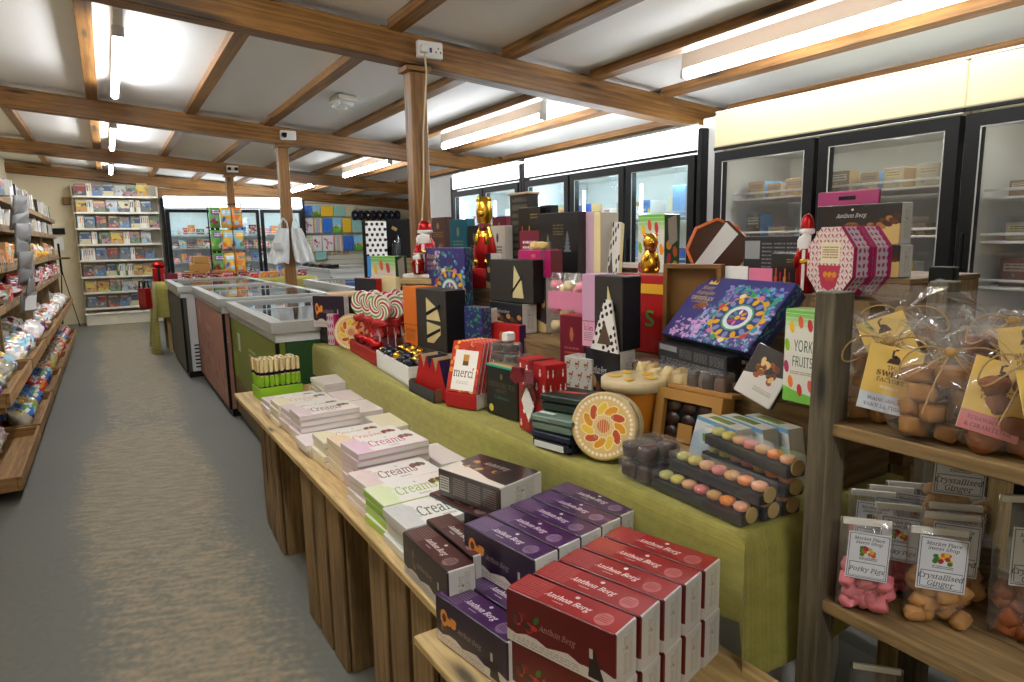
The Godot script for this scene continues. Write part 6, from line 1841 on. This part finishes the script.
	# octagonal orange box and dark printed carton
	var op = spot(694, 1.75, C + 0.001)
	var ob = thing("octagonal_box", "brown octagonal box with orange edges behind the card tray", "box", op + Vector3(0.05, 0.1, 0.06), -1.0)
	mi("body", prism(ngon(8, 0.1, 0.1, 0.092, PI / 8), 0.06, "brown", "orange"), M.gloss, ob)
	mi("edge", lathe([Vector2(0.094, -0.004), Vector2(0.103, 0), Vector2(0.103, 0.008), Vector2(0.094, 0.01)], 8), mat("edge_orange", c8(206, 96, 30), 0.5), ob, Vector3(0, 0.092, 0.06), Vector3(PI / 2, PI / 8, 0))
	mi("paper", prism([Vector2(-0.07, 0.03), Vector2(-0.035, 0.0), Vector2(0.07, 0.13), Vector2(0.03, 0.17)], 0.002), M.white, ob, Vector3(0, 0.01, 0.061))
	solo("riser_block", cbox(0.14, 0.098, 0.06, 0.003), M.crate_wood, "wooden block under the octagonal brown box", "block", op + Vector3(0.025, 0.0, 0.045), -1.0)
	g = gx(741, 797, 237, 1.75, C, -86, 0.05)
	carton("chocolate_carton", "grey black carton covered in fine print behind the truffle box", g, ["fine", "black", "black", "black", "darkgrey", "black"])
	carton("bottle_carton", "small black carton picturing bottles beside the foil santa", gx(768, 797, 253, 1.6, C, -86, 0.05), ["bottles", "black", "black", "black", "offwhite", "black"], M.gloss)
	carton("price_card", "white handwritten price card above the truffle box", gx(722, 744, 266, 1.52, B, -84, 0.004), ["white", "white", "white", "white", "white", "white"])
	carton("price_card", "pink price card above the truffle box", gx(745, 768, 268, 1.53, B, -84, 0.004), ["pink", "pink", "pink", "pink", "pink", "pink"])
	# santa and octagonal damask boxes
	bp = row_y(804, 293, 1.57)
	solo("riser_block", cbox(0.07, bp.y - C - 0.001, 0.07, 0.003), M.crate_wood, "wooden block under the red foil santa by the pink boxes", "block", Vector3(bp.x, C + 0.0005, bp.z), -1.0)
	foil_santa("slim red foil father christmas beside the pink patterned boxes", bp, -1.2, up_to(bp, 212), 0.62)
	var dp = row_y(836, 296, 1.57)
	var dr = up_to(dp, 227) / 2.0
	for k in 2:
		var db = thing("octagonal_box", "pink and white patterned octagonal box, " + ["front one of two", "rear one of two"][k], "box", dp + Vector3(0.07 * k, 0.0005, 0.008 * k), deg_to_rad(-98))
		mi("body", prism(ngon(8, dr * 0.85, dr * 1.08, dr, PI / 8), 0.06, "damask", "damask_side"), M.gloss, db, Vector3(0, 0, -0.03))
		mi("edge_band", prism(ngon(8, dr * 0.87, dr * 1.1, dr, PI / 8), 0.012, "magenta", "magenta"), M.print, db, Vector3(0, 0, -0.035))
	solo("riser_block", cbox(0.18, dp.y - C - 0.008, 0.14, 0.003), M.crate_wood, "wooden block under the pink patterned boxes", "block", Vector3(dp.x + 0.05, C + 0.0005, dp.z + 0.01), deg_to_rad(-90))
	# wide liqueur boxes and pink pouch
	g = gx(822, 898, 245, 1.89, D, -90, 0.07)
	carton("liqueur_chocolate_box", "dark chocolate box partly hidden by the pink patterned boxes", g, ["b_wide", "b_text", "b_end", "b_end", "darkgrey", "black"], M.gloss)
	g2 = geo(spot(815, 1.885, D + g.h + 0.001), 899, 207, -93, 0.055)
	carton("liqueur_chocolate_box", "wide dark chocolate box with cream liqueur lettering on top of the pile", g2, ["b_wide", "b_text", "b_end", "b_end", "white", "black"], M.gloss)
	var gp = geo(spot(812, 2.0, D + 0.001), 872, 193, -92, 0.03)
	var pp = root_of("pouch", "magenta pouch with a hanging slot behind the wide dark box", "pouch", gp)
	mi("pouch_body", cbox(gp.w, gp.h, 0.012, 0.003, ["magenta", "magenta", "magenta", "magenta", "magenta", "magenta"]), mat("magenta_film", c8(170, 60, 110), 0.35), pp)
	mi("slot", cbox(0.06, 0.014, 0.014, 0.002), M.black, pp, Vector3(0.0, gp.h - 0.03, 0))
	# dark blister pack by the grey post
	g = gx(921, 946, 267, 1.56, 1.0605, -86, 0.05)
	var bl = root_of("blister_pack", "dark pack with a clear window next to the fudge bags", "pack", g)
	mi("card", cbox(g.w, g.h, 0.03, 0.003), M.black_plastic, bl)
	mi("bubble", blob(Vector3(g.w * 0.35, g.h * 0.2, 0.02), 0.8, 0.1), clear("bubble", 0.25, 0.05, Color(0.7, 0.75, 0.9)), bl, Vector3(0, g.h * 0.45, 0.012))
	mi("label", cbox(g.w * 0.6, g.h * 0.25, 0.002, 0.0), M.white, bl, Vector3(0, g.h * 0.1, 0.016))
	# far end second row: cone of chocolates, red book box, fruit pouch
	var cp = spot(348, 1.5, T)
	var cc = thing("chocolate_tub", "black conical tub with a cream rim at the far end of the table", "tub", on(349, 308, T) + Vector3(0, 0.0, 0), 0.0)
	cc.position = spot(349, 1.1, T + 0.001)
	mi("cup", lathe([Vector2(0.001, 0), Vector2(0.07, 0), Vector2(0.085, 0.12), Vector2(0.1, 0.25), Vector2(0.095, 0.25)], 24), M.black, cc)
	mi("lid", lathe([Vector2(0.1, 0.25), Vector2(0.108, 0.255), Vector2(0.106, 0.27), Vector2(0.001, 0.272)], 24), mat("lid_tan", c8(196, 160, 120), 0.5), cc)
	mi("label", prism(ngon(16, 0.035, 0.025), 0.003), mat("label_tan", c8(150, 100, 60), 0.5), cc, Vector3(-0.05, 0.19, 0.075), Vector3(-0.1, -0.6, 0))
	g = gx(357, 378, 278, 1.26, T, -75, 0.05)
	carton("red_carton", "red and dark upright carton behind the lollipops", g, ["pack8", "red", "red", "red", "red", "red"])
	g = gx(374, 398, 256, 1.39, T, -84, 0.08)
	carton("fruit_jelly_box", "green and white fruit jelly pack at the far end behind the lollipops", g, ["york", "york_side", "york_side", "york_side", "lime", "lime"], M.gloss)
	g = gx(384, 398, 276, 1.36, T, -84, 0.03)
	carton("yellow_carton", "small pale yellow carton in front of the far fruit jelly pack", g, ["cream", "cream", "cream", "cream", "yellow", "cream"])
	for k in 5: soft_bag(spot(345 + 12 * k, 1.2 + 0.05 * (k % 2), T + 0.001), -1.0, 0.12, 0.16, 0.07, ["pack5", "palepink", "pack0", "pack5", "red"][k], "small pink or red sweet bag behind the red tray", "sweet bags behind the red tray", k)
	# red bag heap between the window boxes
	for k in 6: soft_bag(Vector3(1.08 + 0.05 * (k % 3), T + 0.002, -1.95 + 0.09 * (k / 2)), -1.2 + 0.3 * k, 0.13, 0.13, 0.09, ["pack0", "red", "pack12", "white"][k % 4], "red and white sweet bag behind the snowman box", "sweet bags behind the snowman box", k + 3)
	for k in 4: sweet_box("flat clear pack of pale biscuits behind the mint box", "pale biscuit packs", Vector3(1.2 + 0.0 * k, T + 0.001 + 0.041 * (k % 2), -2.2 + 0.14 * (k / 2)), -1.3, 0.13, 0.04, 0.09, [mat("biscuit", c8(206, 190, 160), 0.6)], k)
	carton("burgundy_carton", "dark red carton behind the pale biscuit packs", gx(560, 584, 315, 1.24, T, -76, 0.05), ["p_burgundy", "burgundy", "burgundy", "burgundy", "red", "burgundy"])
	carton("chocolate_carton", "purple and red carton pair behind the leaning black box", gx(486, 520, 322, 1.23, T, -76, 0.04), ["p_red", "purple", "purple", "purple", "red", "purple"])

# ------------------------------------------------------------------ grey wooden shelf with bags of fudge and sweets
func tie(t, y, r, k):
	for s in [-1, 1]:
		mi("raffia_loop", tube(loop_path(y, r, s), 0.0012, 5), M.raffia, t)
		mi("raffia_end", tube(curve([Vector3(0, y, r), Vector3(s * 0.02, y - 0.03, r + 0.022), Vector3(s * (0.03 + 0.006 * k), y - 0.075, r + 0.03)], 10), 0.0011, 5), M.raffia, t)
	mi("raffia_knot", blob(Vector3(0.008, 0.007, 0.007), 1, 0.2), M.raffia, t, Vector3(0, y - 0.007, r))
func fudge_bag(kind, label, p, yaw, k, fm, w = 0.065):
	var t = thing("fudge_bag", label, "bag", p, yaw)
	rng.seed = 500 + k
	var piece = [blob(Vector3(0.016, 0.0125, 0.014), 0.4, 0.3, 1, 10), blob(Vector3(0.014, 0.0115, 0.016), 0.45, 0.35, 2, 10)]
	for i in 16:
		var a = TAU * i / 4.0 + 0.5 * (i / 4)
		var rr = w * 0.45
		mi("fudge_piece", piece[i % 2], fm, t, Vector3(cos(a) * rr * 1.1, 0.003 + 0.024 * (i / 4), sin(a) * rr * 0.55), Vector3(rng.randf_range(-0.3, 0.3), rng.randf() * 3, rng.randf_range(-0.3, 0.3)))
	mi("film", tied(w, 0.155, 0.76, k), M.cellophane, t)
	tie(t, 0.118, 0.012, k)
	var lb = mi("label_card", cbox(0.068, 0.092, 0.0012, 0.0, ["fudge_" + kind, "cream", "cream", "cream", "cream", "cream"]), M.print, t, Vector3([-0.012, 0.026, 0.012, 0.0, 0.0, 0.0, 0.01][k], 0.028, 0.07), Vector3(-0.28, 0.1, [-0.22, -0.3, 0.1, 0.35][k % 4]))
	t.scale = Vector3.ONE * 1.2
	mi("punch_hole", prism(ngon(10, 0.0025, 0.0025), 0.0008), M.black, lb, Vector3(0.0, 0.078, 0.0004))
	return t
func label_bag(kind, label, p, yaw, k, piece_mat, group = "", w = 0.095, h = 0.165):
	var t = thing("sweet_bag", label, "bag", p, yaw, group)
	rng.seed = 700 + k
	var pc = blob(Vector3(0.016, 0.013, 0.013), 0.6, 0.3, k, 9)
	for i in 14: mi("sweet", pc, piece_mat, t, Vector3((i % 4 - 1.5) * w * 0.19, 0.008 + 0.02 * (i / 4), rng.randf_range(-0.013, 0.013)), Vector3(rng.randf(), rng.randf() * 3, rng.randf()))
	mi("film", pouch(w, h, 0.062, k, null, 0.22, 12), M.cellophane, t)
	mi("header_fold", cbox(w * 0.8, 0.012, 0.006, 0.001), M.white, t, Vector3(0, h - 0.012, 0))
	mi("label", cbox(w * 0.68, w * 0.85, 0.0012, 0.0, ["label_" + kind, "white", "white", "white", "white", "white"]), M.print, t, Vector3(-w * 0.04, h * 0.42, 0.034), Vector3(-0.12, 0, -0.06))
	return t

func sweet_shelf():
	var X = 1.04
	var y1 = 0.972
	var y2 = 0.64
	var t = thing("rough_shelf", "rough grey wooden shelf unit of fudge and sweet bags at the end of the table", "shelf", Vector3(X, 0, -0.2))
	# posts: front far post and back far post, near posts outside the view
	for z in [-0.47, 0.9]:
		mi("post", cbox(0.055, 1.2, 0.042, 0.004, null, z), M.old_wood, t, Vector3(0.028, 0, z - 0.005))
		mi("post", cbox(0.055, 1.2, 0.042, 0.004, null, z + 2), M.old_wood, t, Vector3(0.4, 0, z - 0.005))
		for y in [y1 - 0.045, y2 - 0.045, 0.25]: mi("cross_rail", cbox(0.32, 0.045, 0.03, 0.003, null, y + z), M.old_wood, t, Vector3(0.214, y, z))
	for y in [y1, y2, 0.3]:
		for k in 3: mi("shelf_plank", cbox(0.128, 0.024, 1.4, 0.003, null, y + k * 0.7), M.shelf_wood, t, Vector3(0.075 + k * 0.134, y - 0.0245, 0.235))
	# fudge on the upper shelf
	var fm = mat("fudge", c8(150, 98, 30), 0.6)
	var fm2 = mat("fudge_dark", c8(130, 66, 22), 0.55)
	fm.subsurf_scatter_enabled = false
	var S = y1 + 0.001
	fudge_bag("vanilla", "raffia tied bag of vanilla fudge with a pale blue edged label against the grey post", on(866, 424, S) + Vector3(0.05, 0, 0), deg_to_rad(-52), 0, fm)
	fudge_bag("berry", "clear raffia tied bag of fudge with a pink edged yellow label", on(930, 442, S) + Vector3(0.03, 0, 0.0), deg_to_rad(-48), 1, fm)
	fudge_bag("salted", "clear raffia tied bag of fudge with a purple edged yellow label", on(1004, 456, S) + Vector3(0.03, 0, 0.0), deg_to_rad(-42), 2, fm2)
	fudge_bag("vanilla", "raffia tied fudge bag raised behind the front row with a tilted pale blue edged label", spot(893, 1.26, S + 0.04), deg_to_rad(-52), 3, fm)
	solo("riser_block", cbox(0.12, 0.039, 0.12, 0.003), M.old_wood, "grey wooden block under the raised fudge bag", "block", spot(893, 1.26, S), 0)
	fudge_bag("salted", "raffia tied bag of dark fudge behind the purple labelled bag", spot(1000, 1.24, S + 0.04), deg_to_rad(-45), 6, fm2, 0.075)
	solo("riser_block", cbox(0.12, 0.039, 0.12, 0.003), M.old_wood, "grey wooden block under the dark fudge bag", "block", spot(1000, 1.24, S), 0)
	for k in 3:
		var o = thing("fudge_bag", "bunched clear bag of fudge between the labelled bags at the back of the shelf", "bag", spot([930, 960, 985][k], 1.3, S), 0.5 * k, "unlabelled fudge bags")
		mi("film", tied(0.075, 0.19, 0.62, 20 + k), M.cellophane, o)
		for i in 6: mi("fudge_piece", blob(Vector3(0.02, 0.017, 0.018), 0.45, 0.2, i % 2 + 1, 9), fm, o, Vector3(cos(i * 1.05) * 0.035, 0.004 + 0.03 * (i / 3), sin(i * 1.05) * 0.022))
	# labelled sweet bags on the lower shelf
	var pink = mat("sweet_pig", c8(206, 110, 120), 0.5)
	var ging = mat("sweet_ginger", c8(176, 128, 74), 0.55)
	S = y2 + 0.001
	label_bag("pigs", "clear bag of pink sweets labelled porky pigs at the front of the lower shelf", on(855, 610, S) + Vector3(0.02, 0, 0.0), deg_to_rad(-50), 0, pink)
	label_bag("pigs", "clear bag of pink sweets behind the front porky pigs bag", on(876, 596, S) + Vector3(0.055, 0, 0.0), deg_to_rad(-50), 1, pink)
	label_bag("ginger", "clear bag of crystallised ginger at the front of the lower shelf", on(926, 622, S) + Vector3(0.02, 0, 0.0), deg_to_rad(-48), 2, ging, "", 0.105, 0.165)
	for k in 3: label_bag("ginger", "clear bag of crystallised ginger standing in the row behind the front ginger bag", on(930 + 3 * k, 612, S) + Vector3(0.05 + 0.045 * k, 0.0, -0.02 * k), deg_to_rad(-48), 3 + k, ging, "ginger bags in the row", 0.105, 0.17)
	var hi = spot(950, 1.3, S + 0.1)
	label_bag("ginger", "clear bag of crystallised ginger raised at the back under the upper shelf", hi, deg_to_rad(-48), 8, ging, "", 0.12, 0.2)
	solo("riser_block", cbox(0.13, 0.098, 0.1, 0.003), M.old_wood, "grey wooden block under the raised ginger bag", "block", Vector3(hi.x, S, hi.z), deg_to_rad(-48))
	for k in 3: label_bag("pigs", "clear bag of pale sweets at the back of the lower shelf by the grey post", spot(868 + 18 * k, 1.22 + 0.05 * k, S), deg_to_rad(-50), 10 + k, [pink, M.white, ging][k], "pale sweet bags at the back")
	label_bag("ginger", "clear bag of sweets at the open edge of the lower shelf", on(1022, 640, S) + Vector3(0.02, 0, 0.02), deg_to_rad(-40), 14, fm2)
	label_bag("ginger", "clear bag of sweets raised behind the open edge of the lower shelf", spot(1018, 1.22, S), deg_to_rad(-40), 15, fm2, "", 0.11, 0.24)
	for k in 4: label_bag(["pigs", "ginger"][k % 2], "clear bag of sweets standing on the lowest shelf", spot(870 + 45 * k, 1.15, 0.301), deg_to_rad(-48), 20 + k, [pink, ging][k % 2], "sweet bags on the lowest shelf", 0.1, 0.2)
